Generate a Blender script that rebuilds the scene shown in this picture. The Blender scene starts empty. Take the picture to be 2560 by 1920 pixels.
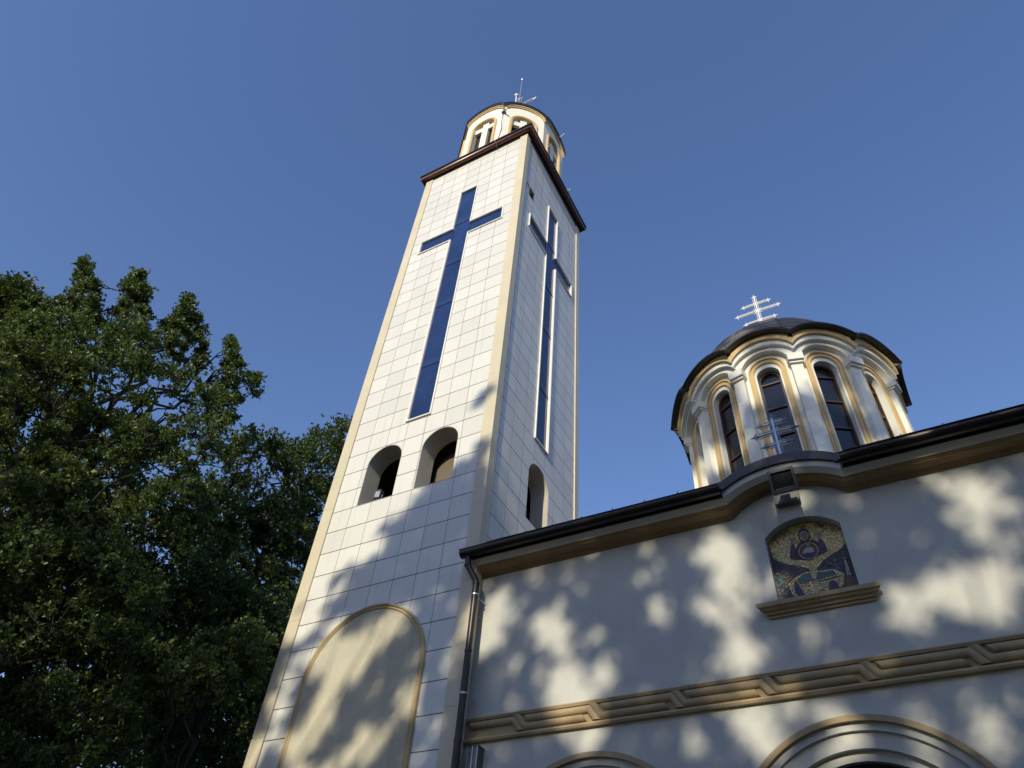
import bpy, math, random
import numpy as np
from mathutils import Vector, Matrix

# ------------------------------------------------------------------ camera, world, sun, exposure
scene = bpy.context.scene
COL = scene.collection
rad = math.radians

cam_data = bpy.data.cameras.new('camera')
cam = bpy.data.objects.new('camera', cam_data)
COL.objects.link(cam)
cam_data.sensor_width = 36.0
cam_data.lens = 25.527
cam_data.clip_start = 0.1
cam_data.clip_end = 3000.0
RIGHT = Vector((0.8784194, 0.4730560, 0.0678042))
DOWN = Vector((-0.3029178, 0.6609039, -0.6866199))
FWD = Vector((-0.3696217, 0.5826011, 0.7238479))
CAM = Vector((5.9035582, -8.7860813, 1.6))
m4 = Matrix.Identity(4)
for i in range(3):
    m4[i][0] = RIGHT[i]; m4[i][1] = -DOWN[i]; m4[i][2] = -FWD[i]; m4[i][3] = CAM[i]
cam.matrix_world = m4
scene.camera = cam

SUN_EL, SUN_PHI = rad(22.0), rad(-7.0)        # elevation, angle from -Y towards -X
SUN = Vector((-math.sin(SUN_PHI) * math.cos(SUN_EL), -math.cos(SUN_PHI) * math.cos(SUN_EL), math.sin(SUN_EL)))
world = bpy.data.worlds.new("World")
scene.world = world
world.use_nodes = True
wn = world.node_tree
bg = wn.nodes['Background']
sky = wn.nodes.new('ShaderNodeTexSky')
sky.sky_type = 'NISHITA'
sky.sun_disc = False
sky.sun_elevation = SUN_EL
sky.sun_rotation = math.pi + SUN_PHI
sky.altitude = 300
sky.air_density = 1.5
sky.dust_density = 0.9
sky.ozone_density = 6.0
wb = wn.nodes.new('ShaderNodeMix'); wb.data_type = 'RGBA'; wb.blend_type = 'MULTIPLY'; wb.inputs[0].default_value = 1.0
wb.inputs[7].default_value = (1.24, 1.08, 1.20, 1.0)          # camera white balance of the blue
wn.links.new(sky.outputs[0], wb.inputs[6])
wn.links.new(wb.outputs[2], bg.inputs[0])
bg.inputs[1].default_value = 0.128

sun_data = bpy.data.lights.new('sun', 'SUN')
sun_data.energy = 3.5
sun_data.angle = rad(0.53)
sun_data.color = (1.0, 0.90, 0.69)
sun = bpy.data.objects.new('sun', sun_data)
COL.objects.link(sun)
sun.rotation_euler = (-SUN).to_track_quat('-Z', 'Y').to_euler()
sun.location = (0, -40, 40)

scene.view_settings.view_transform = 'Standard'
scene.view_settings.look = 'None'
scene.view_settings.gamma = 1.0
scene.view_settings.exposure = 0.25
scene.render.engine = 'CYCLES'
scene.cycles.max_bounces = 6
scene.cycles.diffuse_bounces = 3
scene.cycles.transparent_max_bounces = 4

rng = np.random.default_rng(7)
random.seed(7)

# ------------------------------------------------------------------ materials
def new_mat(name):
    m = bpy.data.materials.new(name); m.use_nodes = True
    nt = m.node_tree
    return m, nt, nt.nodes['Principled BSDF']

def node(nt, kind, **kw):
    n = nt.nodes.new(kind)
    for k, v in kw.items(): setattr(n, k, v)
    return n

def mth(nt, op, a, b=None, c=None):
    n = nt.nodes.new('ShaderNodeMath'); n.operation = op
    for i, x in enumerate((a, b, c)):
        if x is None: continue
        if isinstance(x, (int, float)): n.inputs[i].default_value = x
        else: nt.links.new(x, n.inputs[i])
    return n.outputs[0]

def mix_col(nt, fac, a, b, blend='MIX'):
    n = nt.nodes.new('ShaderNodeMix'); n.data_type = 'RGBA'; n.blend_type = blend
    for idx, x in ((0, fac), (6, a), (7, b)):
        if isinstance(x, (int, float)): n.inputs[idx].default_value = x
        elif isinstance(x, tuple): n.inputs[idx].default_value = (*x, 1.0) if len(x) == 3 else x
        else: nt.links.new(x, n.inputs[idx])
    return n.outputs[2]

def ramp(nt, fac, stops):
    n = nt.nodes.new('ShaderNodeValToRGB')
    el = n.color_ramp.elements
    while len(el) < len(stops): el.new(0.5)
    for e, (p, c) in zip(el, stops):
        e.position = p; e.color = (*c, 1.0)
    nt.links.new(fac, n.inputs[0])
    return n.outputs[0]

def noise(nt, scale, detail=4, rough=0.55, vec=None):
    n = nt.nodes.new('ShaderNodeTexNoise')
    n.inputs['Scale'].default_value = scale; n.inputs['Detail'].default_value = detail; n.inputs['Roughness'].default_value = rough
    if vec is None:
        g = nt.nodes.new('ShaderNodeNewGeometry'); vec = g.outputs['Position']
    nt.links.new(vec, n.inputs['Vector'])
    return n.outputs['Fac']

def scaled_pos(nt, s):
    g = nt.nodes.new('ShaderNodeNewGeometry')
    v = nt.nodes.new('ShaderNodeVectorMath'); v.operation = 'MULTIPLY'
    nt.links.new(g.outputs['Position'], v.inputs[0]); v.inputs[1].default_value = s
    return v.outputs[0]

def bump(nt, bsdf, height, strength=0.2, dist=0.01):
    b = nt.nodes.new('ShaderNodeBump'); b.inputs['Strength'].default_value = strength; b.inputs['Distance'].default_value = dist
    nt.links.new(height, b.inputs['Height']); nt.links.new(b.outputs[0], bsdf.inputs['Normal'])

def plaster(name, col, var=0.06, rough=0.85, streak=0.05, grain=0.25):
    m, nt, b = new_mat(name)
    big = noise(nt, 0.7, 5, 0.6)
    st = noise(nt, 1.0, 5, 0.6, scaled_pos(nt, (5.0, 5.0, 0.35)))
    c1 = ramp(nt, big, [(0.3, tuple(x * (1 - var) for x in col)), (0.7, tuple(min(1, x * (1 + var * 0.5)) for x in col))])
    k = mth(nt, 'MULTIPLY', mth(nt, 'SMOOTHSTEP' if False else 'GREATER_THAN', st, 2.0), 1.0)
    s2 = ramp(nt, st, [(0.52, (1, 1, 1)), (0.75, (1 - streak * 3,) * 3)])
    c = mix_col(nt, 1.0, c1, s2, 'MULTIPLY')
    nt.links.new(c, b.inputs['Base Color'])
    b.inputs['Roughness'].default_value = rough
    b.inputs['Specular IOR Level'].default_value = 0.25
    h = mth(nt, 'MULTIPLY_ADD', noise(nt, 5, 4, 0.6), 3.0, noise(nt, 90, 3, 0.7))
    bump(nt, b, h, grain, 0.004)
    return m

def painted(name, col, rough=0.4, metallic=0.0, var=0.08, scale=6.0, spec=0.5):
    m, nt, b = new_mat(name)
    n = noise(nt, scale, 4, 0.6)
    c = ramp(nt, n, [(0.3, tuple(x * (1 - var) for x in col)), (0.7, tuple(min(1, x * (1 + var)) for x in col))])
    nt.links.new(c, b.inputs['Base Color'])
    r = mth(nt, 'MULTIPLY_ADD', n, 0.2, rough - 0.1)
    nt.links.new(r, b.inputs['Roughness'])
    b.inputs['Metallic'].default_value = metallic
    b.inputs['Specular IOR Level'].default_value = spec
    return m

def panel_mat(name, axis, u0, uw, z0, zh):
    """cladding panels: real joint gaps drawn as a grid, tone and tilt differ per panel"""
    m, nt, b = new_mat(name)
    g = nt.nodes.new('ShaderNodeNewGeometry')
    s = nt.nodes.new('ShaderNodeSeparateXYZ'); nt.links.new(g.outputs['Position'], s.inputs[0])
    u = mth(nt, 'DIVIDE', mth(nt, 'SUBTRACT', s.outputs[axis], u0), uw)
    v = mth(nt, 'DIVIDE', mth(nt, 'SUBTRACT', s.outputs[2], z0), zh)
    def edge(x, w, t):
        f = mth(nt, 'FRACT', x)
        d = mth(nt, 'MULTIPLY', mth(nt, 'MINIMUM', f, mth(nt, 'SUBTRACT', 1.0, f)), w)
        return mth(nt, 'LESS_THAN', d, t)
    eu, ev = edge(u, uw, 0.0038), edge(v, zh, 0.0075)
    e = mth(nt, 'MAXIMUM', eu, ev)
    cell = nt.nodes.new('ShaderNodeCombineXYZ')
    nt.links.new(mth(nt, 'FLOOR', u), cell.inputs[0]); nt.links.new(mth(nt, 'FLOOR', v), cell.inputs[1])
    wnz = nt.nodes.new('ShaderNodeTexWhiteNoise'); wnz.noise_dimensions = '3D'
    nt.links.new(cell.outputs[0], wnz.inputs['Vector'])
    tone = ramp(nt, wnz.outputs['Value'], [(0.0, (0.645, 0.645, 0.60)), (1.0, (0.715, 0.712, 0.665))])
    st = noise(nt, 1.0, 5, 0.65, scaled_pos(nt, (7.0, 7.0, 0.3)))
    streak = ramp(nt, st, [(0.55, (1, 1, 1)), (0.8, (0.84, 0.81, 0.75))])
    tone = mix_col(nt, 1.0, tone, streak, 'MULTIPLY')
    c = mix_col(nt, e, tone, (0.055, 0.05, 0.048))
    nt.links.new(c, b.inputs['Base Color'])
    b.inputs['Roughness'].default_value = 0.27
    b.inputs['Specular IOR Level'].default_value = 0.45
    # each panel sits a hair out of true
    vm = nt.nodes.new('ShaderNodeVectorMath'); vm.operation = 'MULTIPLY_ADD'
    nt.links.new(wnz.outputs['Color'], vm.inputs[0]); vm.inputs[1].default_value = (0.02,) * 3; vm.inputs[2].default_value = (-0.01,) * 3
    va = nt.nodes.new('ShaderNodeVectorMath'); va.operation = 'ADD'
    nt.links.new(g.outputs['Normal'], va.inputs[0]); nt.links.new(vm.outputs[0], va.inputs[1])
    vn = nt.nodes.new('ShaderNodeVectorMath'); vn.operation = 'NORMALIZE'; nt.links.new(va.outputs[0], vn.inputs[0])
    bp = nt.nodes.new('ShaderNodeBump'); bp.inputs['Strength'].default_value = 0.6; bp.inputs['Distance'].default_value = 0.012
    bp.invert = True
    nt.links.new(e, bp.inputs['Height']); nt.links.new(vn.outputs[0], bp.inputs['Normal'])
    nt.links.new(bp.outputs[0], b.inputs['Normal'])
    return m

def glass_mat(name, col, rough=0.06, spec=0.5):
    m, nt, b = new_mat(name)
    n = noise(nt, 1.3, 3, 0.5)
    c = ramp(nt, n, [(0.35, tuple(x * 0.75 for x in col)), (0.7, tuple(x * 1.25 for x in col))])
    nt.links.new(c, b.inputs['Base Color'])
    b.inputs['Roughness'].default_value = rough
    b.inputs['Specular IOR Level'].default_value = spec
    bump(nt, b, noise(nt, 0.9, 2, 0.5), 0.06, 0.05)
    return m

def roof_mat(name, axis_center):
    m, nt, b = new_mat(name)
    g = nt.nodes.new('ShaderNodeNewGeometry')
    s = nt.nodes.new('ShaderNodeSeparateXYZ'); nt.links.new(g.outputs['Position'], s.inputs[0])
    f = mth(nt, 'FRACT', mth(nt, 'DIVIDE', s.outputs[2], 0.2))
    line = mth(nt, 'LESS_THAN', f, 0.14)
    n = noise(nt, 7, 5, 0.7)
    c = ramp(nt, n, [(0.3, (0.085, 0.080, 0.076)), (0.7, (0.17, 0.16, 0.15))])
    c = mix_col(nt, line, c, (0.022, 0.020, 0.020))
    nt.links.new(c, b.inputs['Base Color']); b.inputs['Roughness'].default_value = 0.7
    bump(nt, b, f, 0.35, 0.02)
    return m

def leaf_mat(name, dark, light, trans=0.25):
    m, nt, b = new_mat(name)
    g = nt.nodes.new('ShaderNodeNewGeometry')
    isl = g.outputs['Random Per Island']
    big = noise(nt, 0.55, 3, 0.5)
    t = mth(nt, 'MULTIPLY_ADD', isl, 0.55, mth(nt, 'MULTIPLY', big, 0.5))
    c = ramp(nt, t, [(0.15, dark), (0.55, tuple((a + q) / 2 for a, q in zip(dark, light))), (0.9, light)])
    nt.links.new(c, b.inputs['Base Color'])
    b.inputs['Roughness'].default_value = 0.42
    b.inputs['Specular IOR Level'].default_value = 0.4
    tr = nt.nodes.new('ShaderNodeBsdfTranslucent')
    c2 = mix_col(nt, 1.0, c, (1.0, 1.1, 0.45), 'MULTIPLY')
    nt.links.new(c2, tr.inputs['Color'])
    mx = nt.nodes.new('ShaderNodeMixShader'); mx.inputs[0].default_value = trans
    nt.links.new(b.outputs[0], mx.inputs[1]); nt.links.new(tr.outputs[0], mx.inputs[2])
    nt.links.new(mx.outputs[0], nt.nodes['Material Output'].inputs[0])
    return m

def bark_mat(name, col):
    m, nt, b = new_mat(name)
    n = noise(nt, 9, 6, 0.7, scaled_pos(nt, (1, 1, 0.25)))
    c = ramp(nt, n, [(0.35, tuple(x * 0.5 for x in col)), (0.65, col)])
    nt.links.new(c, b.inputs['Base Color']); b.inputs['Roughness'].default_value = 0.9
    bump(nt, b, n, 0.8, 0.04)
    return m

def mosaic_mat(name, cols, rough=0.35, metallic=0.0, scale=75.0):
    m, nt, b = new_mat(name)
    v = nt.nodes.new('ShaderNodeTexVoronoi'); v.inputs['Scale'].default_value = scale
    g = nt.nodes.new('ShaderNodeNewGeometry'); nt.links.new(g.outputs['Position'], v.inputs['Vector'])
    s = nt.nodes.new('ShaderNodeSeparateColor'); nt.links.new(v.outputs['Color'], s.inputs[0])
    n = len(cols)
    c = ramp(nt, s.outputs[0], [(i / max(1, n - 1), k) for i, k in enumerate(cols)])
    ve = nt.nodes.new('ShaderNodeTexVoronoi'); ve.feature = 'DISTANCE_TO_EDGE'; ve.inputs['Scale'].default_value = scale
    nt.links.new(g.outputs['Position'], ve.inputs['Vector'])
    grout = mth(nt, 'LESS_THAN', ve.outputs['Distance'], 0.07)
    c = mix_col(nt, grout, c, (0.03, 0.026, 0.02))
    nt.links.new(c, b.inputs['Base Color'])
    b.inputs['Roughness'].default_value = rough
    nt.links.new(mth(nt, 'MULTIPLY', mth(nt, 'SUBTRACT', 1.0, grout), metallic), b.inputs['Metallic'])
    vm = nt.nodes.new('ShaderNodeVectorMath'); vm.operation = 'MULTIPLY_ADD'
    nt.links.new(v.outputs['Color'], vm.inputs[0]); vm.inputs[1].default_value = (0.5,) * 3; vm.inputs[2].default_value = (-0.25,) * 3
    va = nt.nodes.new('ShaderNodeVectorMath'); va.operation = 'ADD'
    nt.links.new(g.outputs['Normal'], va.inputs[0]); nt.links.new(vm.outputs[0], va.inputs[1])
    vn = nt.nodes.new('ShaderNodeVectorMath'); vn.operation = 'NORMALIZE'; nt.links.new(va.outputs[0], vn.inputs[0])
    nt.links.new(vn.outputs[0], b.inputs['Normal'])
    return m

M = {}
TW = (4.0 - 2 * 0.27) / 7
M['panel_front'] = panel_mat('white_panels_front', 0, -3.73, TW, 5.366, 0.5033)
M['panel_side'] = panel_mat('white_panels_side', 1, 0.27, TW, 5.366 + 0.12, 0.5033)
M['strip'] = painted('cream_corner_strip', (0.60, 0.545, 0.40), 0.45, 0, 0.05, 1.2, 0.35)
M['stucco'] = plaster('white_stucco', (0.555, 0.56, 0.52), 0.09, 0.9, 0.02)
M['white'] = plaster('white_moulding', (0.74, 0.745, 0.68), 0.05, 0.75, 0.03, 0.15)
M['beige'] = plaster('beige_stucco', (0.53, 0.50, 0.385), 0.16, 0.95, 0.05, 1.0)
M['grey_plaster'] = plaster('grey_plaster', (0.52, 0.49, 0.43), 0.12, 0.95, 0.05, 0.8)
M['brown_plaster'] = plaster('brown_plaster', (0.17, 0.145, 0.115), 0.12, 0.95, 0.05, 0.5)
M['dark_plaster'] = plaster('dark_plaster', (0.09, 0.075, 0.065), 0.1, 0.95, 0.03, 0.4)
M['ochre'] = plaster('ochre_moulding', (0.60, 0.45, 0.235), 0.07, 0.8, 0.04, 0.15)
M['shaded_ochre'] = plaster('shaded_ochre_moulding', (0.33, 0.225, 0.115), 0.10, 0.8, 0.06, 0.15)  # moulding ochre darkened in colour for the shade under the eave
M['pale_ochre'] = plaster('pale_ochre_moulding', (0.56, 0.45, 0.26), 0.10, 0.8, 0.06, 0.3)
M['ochre_dull'] = plaster('dull_ochre_moulding', (0.42, 0.325, 0.19), 0.10, 0.8, 0.06, 0.15)
M['brown_metal'] = painted('brown_metal', (0.034, 0.022, 0.020), 0.38, 0, 0.2, 3, 0.5)
M['gutter_brown'] = painted('red_brown_metal', (0.105, 0.042, 0.034), 0.36, 0, 0.15, 3, 0.5)
M['black_metal'] = painted('dark_metal', (0.014, 0.011, 0.011), 0.34, 0, 0.2, 3, 0.5)
M['flashing'] = painted('dark_flashing', (0.045, 0.034, 0.034), 0.42, 0, 0.45, 2.5, 0.5)
M['frame_white'] = painted('white_window_frame', (0.80, 0.79, 0.75), 0.35, 0, 0.02, 3)
M['blue'] = glass_mat('blue_glass', (0.015, 0.033, 0.112), 0.10, 0.5)
M['blue_bar_sheen'] = glass_mat('blue_bar_sheen', (0.018, 0.039, 0.117), 0.25, 0.5)  # bar blue, lightened to stand in for reflection beside the mullions
M['glass'] = glass_mat('dark_glass', (0.010, 0.011, 0.013), 0.05, 0.6)
M['frame_brown'] = painted('brown_window_frame', (0.050, 0.022, 0.016), 0.4, 0, 0.15, 5)
M['shutter'] = painted('dark_shutter', (0.022, 0.015, 0.012), 0.5, 0, 0.2, 8)
M['dark'] = painted('dark_doorway', (0.012, 0.011, 0.011), 0.4, 0, 0.1, 3)
M['white_paint'] = painted('white_painted_steel', (0.80, 0.79, 0.75), 0.35, 0, 0.03, 8)
M['steel'] = painted('galvanised_steel', (0.50, 0.52, 0.55), 0.34, 0.7, 0.12, 9)
M['mid_steel'] = painted('weathered_steel', (0.22, 0.23, 0.26), 0.36, 0.7, 0.12, 9)
M['dark_steel'] = painted('dark_steel', (0.10, 0.105, 0.12), 0.4, 0.7, 0.12, 9)
M['roof'] = roof_mat('brown_shingles', None)
M['lamp_grey'] = painted('lamp_grey', (0.10, 0.105, 0.10), 0.5, 0, 0.1, 6)
M['lamp_glass'] = glass_mat('lamp_glass', (0.03, 0.033, 0.035), 0.12, 0.5)
M['silver'] = painted('silver_reflector', (0.7, 0.7, 0.68), 0.25, 0.6, 0.05, 6)
M['leaf_oak'] = leaf_mat('oak_leaves', (0.050, 0.080, 0.020), (0.165, 0.215, 0.068), 0.36)
M['leaf_deep'] = leaf_mat('deep_green_leaves', (0.036, 0.064, 0.016), (0.105, 0.150, 0.042), 0.32)
M['leaf_light'] = leaf_mat('yellow_green_leaves', (0.035, 0.060, 0.010), (0.105, 0.125, 0.026), 0.30)
M['bark'] = bark_mat('dark_bark', (0.022, 0.019, 0.016))

def ground_mat():
    m, nt, b = new_mat('grass_ground')
    n = noise(nt, 3.0, 6, 0.7)
    c = ramp(nt, n, [(0.3, (0.020, 0.028, 0.010)), (0.6, (0.040, 0.046, 0.018)), (0.8, (0.07, 0.06, 0.038))])
    nt.links.new(c, b.inputs['Base Color']); b.inputs['Roughness'].default_value = 0.95
    bump(nt, b, noise(nt, 40, 4, 0.7), 0.7, 0.05)
    return m
M['ground'] = ground_mat()
M['paving'] = plaster('grey_paving', (0.085, 0.082, 0.076), 0.15, 0.9, 0.0, 0.4)

# ------------------------------------------------------------------ mesh building
class MB:
    def __init__(self):
        self.v, self.f, self.mi, self.sm = [], [], [], []
        self.mat = 0
    def add(self, verts, faces, mat=None, smooth=False, mtx=None):
        o = len(self.v)
        for p in verts:
            p = Vector(p)
            if mtx is not None: p = mtx @ p
            self.v.append(tuple(p))
        for fc in faces:
            self.f.append(tuple(i + o for i in fc)); self.mi.append(self.mat if mat is None else mat); self.sm.append(smooth)
    def box(self, x0, x1, y0, y1, z0, z1, mtx=None, mat=None):
        v = [(x, y, z) for x in (x0, x1) for y in (y0, y1) for z in (z0, z1)]
        f = [(0, 1, 3, 2), (4, 6, 7, 5), (0, 4, 5, 1), (2, 3, 7, 6), (0, 2, 6, 4), (1, 5, 7, 3)]
        self.add(v, f, mat, False, mtx)
    def tube(self, pts, r, n=8, cap=True, mtx=None, mat=None, r1=None):
        pts = [Vector(p) for p in pts]; N = len(pts)
        rs = r if isinstance(r, (list, tuple)) else [r] * N
        V, F = [], []
        prev = None
        for i, p in enumerate(pts):
            if i == 0: t = pts[1] - pts[0]
            elif i == N - 1: t = pts[-1] - pts[-2]
            else: t = (pts[i + 1] - pts[i]).normalized() + (pts[i] - pts[i - 1]).normalized()
            t.normalize()
            if prev is None:
                a = Vector((0, 0, 1)) if abs(t.z) < 0.9 else Vector((1, 0, 0))
                u = t.cross(a).normalized()
            else:
                u = (prev - t * prev.dot(t)).normalized()
            prev = u; w = t.cross(u)
            for k in range(n):
                a = 2 * math.pi * k / n
                V.append(p + (u * math.cos(a) + w * math.sin(a)) * rs[i])
        for i in range(N - 1):
            for k in range(n):
                k2 = (k + 1) % n
                F.append((i * n + k, i * n + k2, (i + 1) * n + k2, (i + 1) * n + k))
        self.add(V, F, mat, True, mtx)
        if cap:
            self.add([V[k] for k in range(n)], [tuple(reversed(range(n)))], mat, False, mtx)
            self.add([V[(N - 1) * n + k] for k in range(n)], [tuple(range(n))], mat, False, mtx)
    def shape(self, outer, holes, t0, t1, mtx=None, mat=None):
        """flat outline (u, w) with holes, extruded from depth t0 to t1 along the local third axis"""
        cu = bpy.data.curves.new('outline', 'CURVE'); cu.dimensions = '2D'; cu.fill_mode = 'BOTH'
        cu.extrude = abs(t1 - t0) / 2
        for loop in [outer] + list(holes):
            sp = cu.splines.new('POLY'); sp.points.add(len(loop) - 1); sp.use_cyclic_u = True
            for q, p in zip(loop, sp.points): p.co = (q[0], q[1], 0, 1)
        ob = bpy.data.objects.new('outline', cu); COL.objects.link(ob)
        dg = bpy.context.evaluated_depsgraph_get()
        me = ob.evaluated_get(dg).to_mesh()
        c = (t0 + t1) / 2
        V = [(v.co.x, v.co.y, v.co.z + c) for v in me.vertices]
        F = [tuple(p.vertices) for p in me.polygons]
        ob.evaluated_get(dg).to_mesh_clear()
        bpy.data.objects.remove(ob); bpy.data.curves.remove(cu)
        self.add(V, F, mat, False, mtx)
    def sweep(self, profile, frames, closed_profile=False, smooth=False, mat=None, caps=False):
        """profile list of (a,b); frames list of functions/matrices mapping (a,b)->point"""
        n = len(profile); V, F = [], []
        for fr in frames:
            for (a, b) in profile: V.append(fr(a, b))
        for i in range(len(frames) - 1):
            for k in range(n if closed_profile else n - 1):
                k2 = (k + 1) % n
                F.append((i * n + k, (i + 1) * n + k, (i + 1) * n + k2, i * n + k2))
        self.add(V, F, mat, smooth)
        if caps:
            self.add(V[:n], [tuple(range(n))], mat); self.add(V[-n:], [tuple(reversed(range(n)))], mat)
    def build(self, name, mats, parent=None, origin=(0, 0, 0), parent_loc=(0, 0, 0)):
        if not isinstance(mats, (list, tuple)): mats = [mats]
        ox, oy, oz = origin
        me = bpy.data.meshes.new(name)
        me.from_pydata([(x - ox, y - oy, z - oz) for x, y, z in self.v], [], self.f)
        for m in mats: me.materials.append(m)
        me.polygons.foreach_set('material_index', self.mi)
        me.polygons.foreach_set('use_smooth', self.sm)
        me.update()
        ob = bpy.data.objects.new(name, me); COL.objects.link(ob)
        if parent is not None: ob.parent = parent
        ob.location = (ox - parent_loc[0], oy - parent_loc[1], oz - parent_loc[2])
        return ob

def tag(o, label=None, cat=None, group=None, kind=None):
    if label: o['label'] = label
    if cat: o['category'] = cat
    if group: o['group'] = group
    if kind: o['kind'] = kind
    return o

def thing(name, label, cat, loc=(0, 0, 0), group=None):
    o = bpy.data.objects.new(name, None); COL.objects.link(o); o.location = loc; o.empty_display_size = 0.3
    return tag(o, label, cat, group)

def part(mb, name, mats, parent):
    """a child whose vertices are given in world coordinates"""
    l = parent_world(parent)
    return mb.build(name, mats, parent, l, l)

def parent_world(o):
    v = Vector((0, 0, 0))
    while o is not None: v = v + o.location; o = o.parent
    return tuple(v)

def fix(ob, parent):
    return ob

def front(y):        # (u, w, t) -> X = u, Z = w, depth outward (towards -Y)
    return Matrix(((1, 0, 0, 0), (0, 0, -1, y), (0, 1, 0, 0), (0, 0, 0, 1)))
def side(x):         # (u, w, t) -> Y = u, Z = w, outward = +X
    return Matrix(((0, 0, 1, x), (1, 0, 0, 0), (0, 1, 0, 0), (0, 0, 0, 1)))
def radial(cx, cy, ang):   # face whose outward normal has azimuth ang; u runs to the face's own side
    c, s = math.cos(ang), math.sin(ang)
    return Matrix(((-s, 0, c, cx), (c, 0, s, cy), (0, 1, 0, 0), (0, 0, 0, 1)))

def arch(cx, hw, base, spring, n=20, rise=None):
    rise = hw if rise is None else rise
    p = [(cx - hw, base), (cx + hw, base)]
    for i in range(n + 1):
        a = math.pi * i / n
        p.append((cx + hw * math.cos(a), spring + rise * math.sin(a)))
    return p
def rect(x0, x1, z0, z1): return [(x0, z0), (x1, z0), (x1, z1), (x0, z1)]
def seg_arc(u0, z0, u1, z1, rise, n=14):
    """points of a circular segment from (u0,z0) to (u1,z1) that rises by rise"""
    w = (u1 - u0) / 2; c = (u0 + u1) / 2
    R = (w * w + rise * rise) / (2 * rise)
    return [(c + w * s, (z0 + (z1 - z0) * (s + 1) / 2) + math.sqrt(max(R * R - (w * s) ** 2, 0)) - (R - rise)) for s in np.linspace(-1, 1, n + 1)]

# ------------------------------------------------------------------ ground
g = MB(); g.add([(-600, -600, -0.01), (600, -600, -0.01), (600, 600, -0.01), (-600, 600, -0.01)], [(0, 1, 2, 3)])
tag(g.build('ground', M['ground']), kind='structure')
g = MB(); g.add([(-6, -14, 0.0), (16, -14, 0.0), (16, 0.22, 0.0), (-6, 0.22, 0.0)], [(0, 1, 2, 3)])
tag(g.build('pavement', M['paving']), kind='structure')

# ------------------------------------------------------------------ bell tower
tower = thing('bell_tower', 'tall square white tiled bell tower with blue glass crosses and domed belfry', 'bell tower', (-2, 2, 0))
ZT = 24.96
SX = -0.03                                                    # side tile plane
def cross_outline(c, hw, z0, z1, aw, a0, a1, g=0.0):
    return [(c - hw + g, z0 + g), (c + hw - g, z0 + g), (c + hw - g, a0 + g), (c + aw - g, a0 + g), (c + aw - g, a1 - g), (c + hw - g, a1 - g),
            (c + hw - g, z1 - g), (c - hw + g, z1 - g), (c - hw + g, a1 - g), (c - aw + g, a1 - g), (c - aw + g, a0 + g), (c - hw + g, a0 + g)]
# front wall with two arched openings and the cross window
crossF = cross_outline(-1.99, 0.315, 12.46, 22.60, 1.435, 19.80, 20.43)
crossS = cross_outline(2.035, 0.315, 12.58, 22.73, 1.42, 19.93, 20.56)
archL = arch(-2.68, 0.45, 10.40, 11.45, 24); archR = arch(-1.28, 0.45, 10.40, 11.45, 24)
mb = MB(); mb.shape(rect(-3.97, -0.055, 0, ZT), [archL, archR, cross_outline(-1.99, 0.30, 12.475, 22.585, 1.42, 19.815, 20.415)], -0.45, 0.0, front(0))
wall_front = part(mb, 'front_cladding', M['panel_front'], tower)
mb = MB(); archS = arch(2.03, 0.47, 10.30, 11.47, 24)
slot = rect(0.272, 0.272 + TW, 21.47 + 0.0, 21.97)
mb.shape(rect(0.45, 3.97, 0, ZT), [archS, cross_outline(2.035, 0.30, 12.595, 22.715, 1.405, 19.945, 20.545), rect(0.451, 0.272 + TW, 21.50, 22.0)], -0.42, 0.0, side(SX))
mb.shape(rect(0.0, 0.4495, 0, ZT), [rect(0.275, 0.4494, 21.50, 22.0)], -0.02, 0.0, side(SX))
part(mb, 'side_cladding', M['panel_side'], tower)
mb = MB()
mb.box(-3.97, -3.6, 0.451, 3.97, 0, ZT); mb.box(-3.599, -0.451, 3.6, 3.97, 0, ZT)
part(mb, 'rear_wall', M['stucco'], tower)
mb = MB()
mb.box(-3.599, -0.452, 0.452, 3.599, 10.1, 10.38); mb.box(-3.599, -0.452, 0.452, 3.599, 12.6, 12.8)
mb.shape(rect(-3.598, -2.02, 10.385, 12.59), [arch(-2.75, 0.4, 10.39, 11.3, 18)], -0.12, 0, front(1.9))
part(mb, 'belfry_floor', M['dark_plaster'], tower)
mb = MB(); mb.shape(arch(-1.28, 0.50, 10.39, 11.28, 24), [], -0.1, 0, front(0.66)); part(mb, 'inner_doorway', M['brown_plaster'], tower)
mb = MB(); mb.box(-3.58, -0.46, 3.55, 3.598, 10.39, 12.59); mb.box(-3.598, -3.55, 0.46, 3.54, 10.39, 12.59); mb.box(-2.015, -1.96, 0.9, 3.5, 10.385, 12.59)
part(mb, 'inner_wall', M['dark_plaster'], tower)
for c in (-2.68, -1.28):                                      # plaster lining of the three openings
    mb = MB(); mb.shape(arch(c, 0.4495, 10.402, 11.45, 24), [arch(c, 0.438, 10.412, 11.45, 24)], -0.46, -0.004, front(0)); part(mb, 'arch_lining', M['grey_plaster'], tower)
mb = MB(); mb.shape(arch(2.03, 0.4695, 10.302, 11.47, 24), [arch(2.03, 0.458, 10.312, 11.47, 24)], -0.43, -0.004, side(SX))
part(mb, 'arch_lining', M['grey_plaster'], tower)
# corner strips, two faces of each
def strip(x0, x1, y0, y1):
    b = MB(); z = 0.0; k = 0
    cuts = [0.0, 1.36, 5.93, 8.0, 10.51, 13.03, 15.55, 18.07, 20.58, 23.1, ZT]
    for a, c in zip(cuts[:-1], cuts[1:]): b.box(x0, x1, y0, y1, a + 0.002, c - 0.002)
    return b
for (xs, ys) in (((-4.0, -3.73), (-0.03, 0.2)), ((-0.27, 0.0), (-0.03, 0.18)), ((-0.27, 0.0), (3.8, 4.0)), ((-4.0, -3.73), (3.8, 4.0))):
    part(strip(xs[0], xs[1], ys[0], ys[1]), 'corner_strip', M['strip'], tower)
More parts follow.
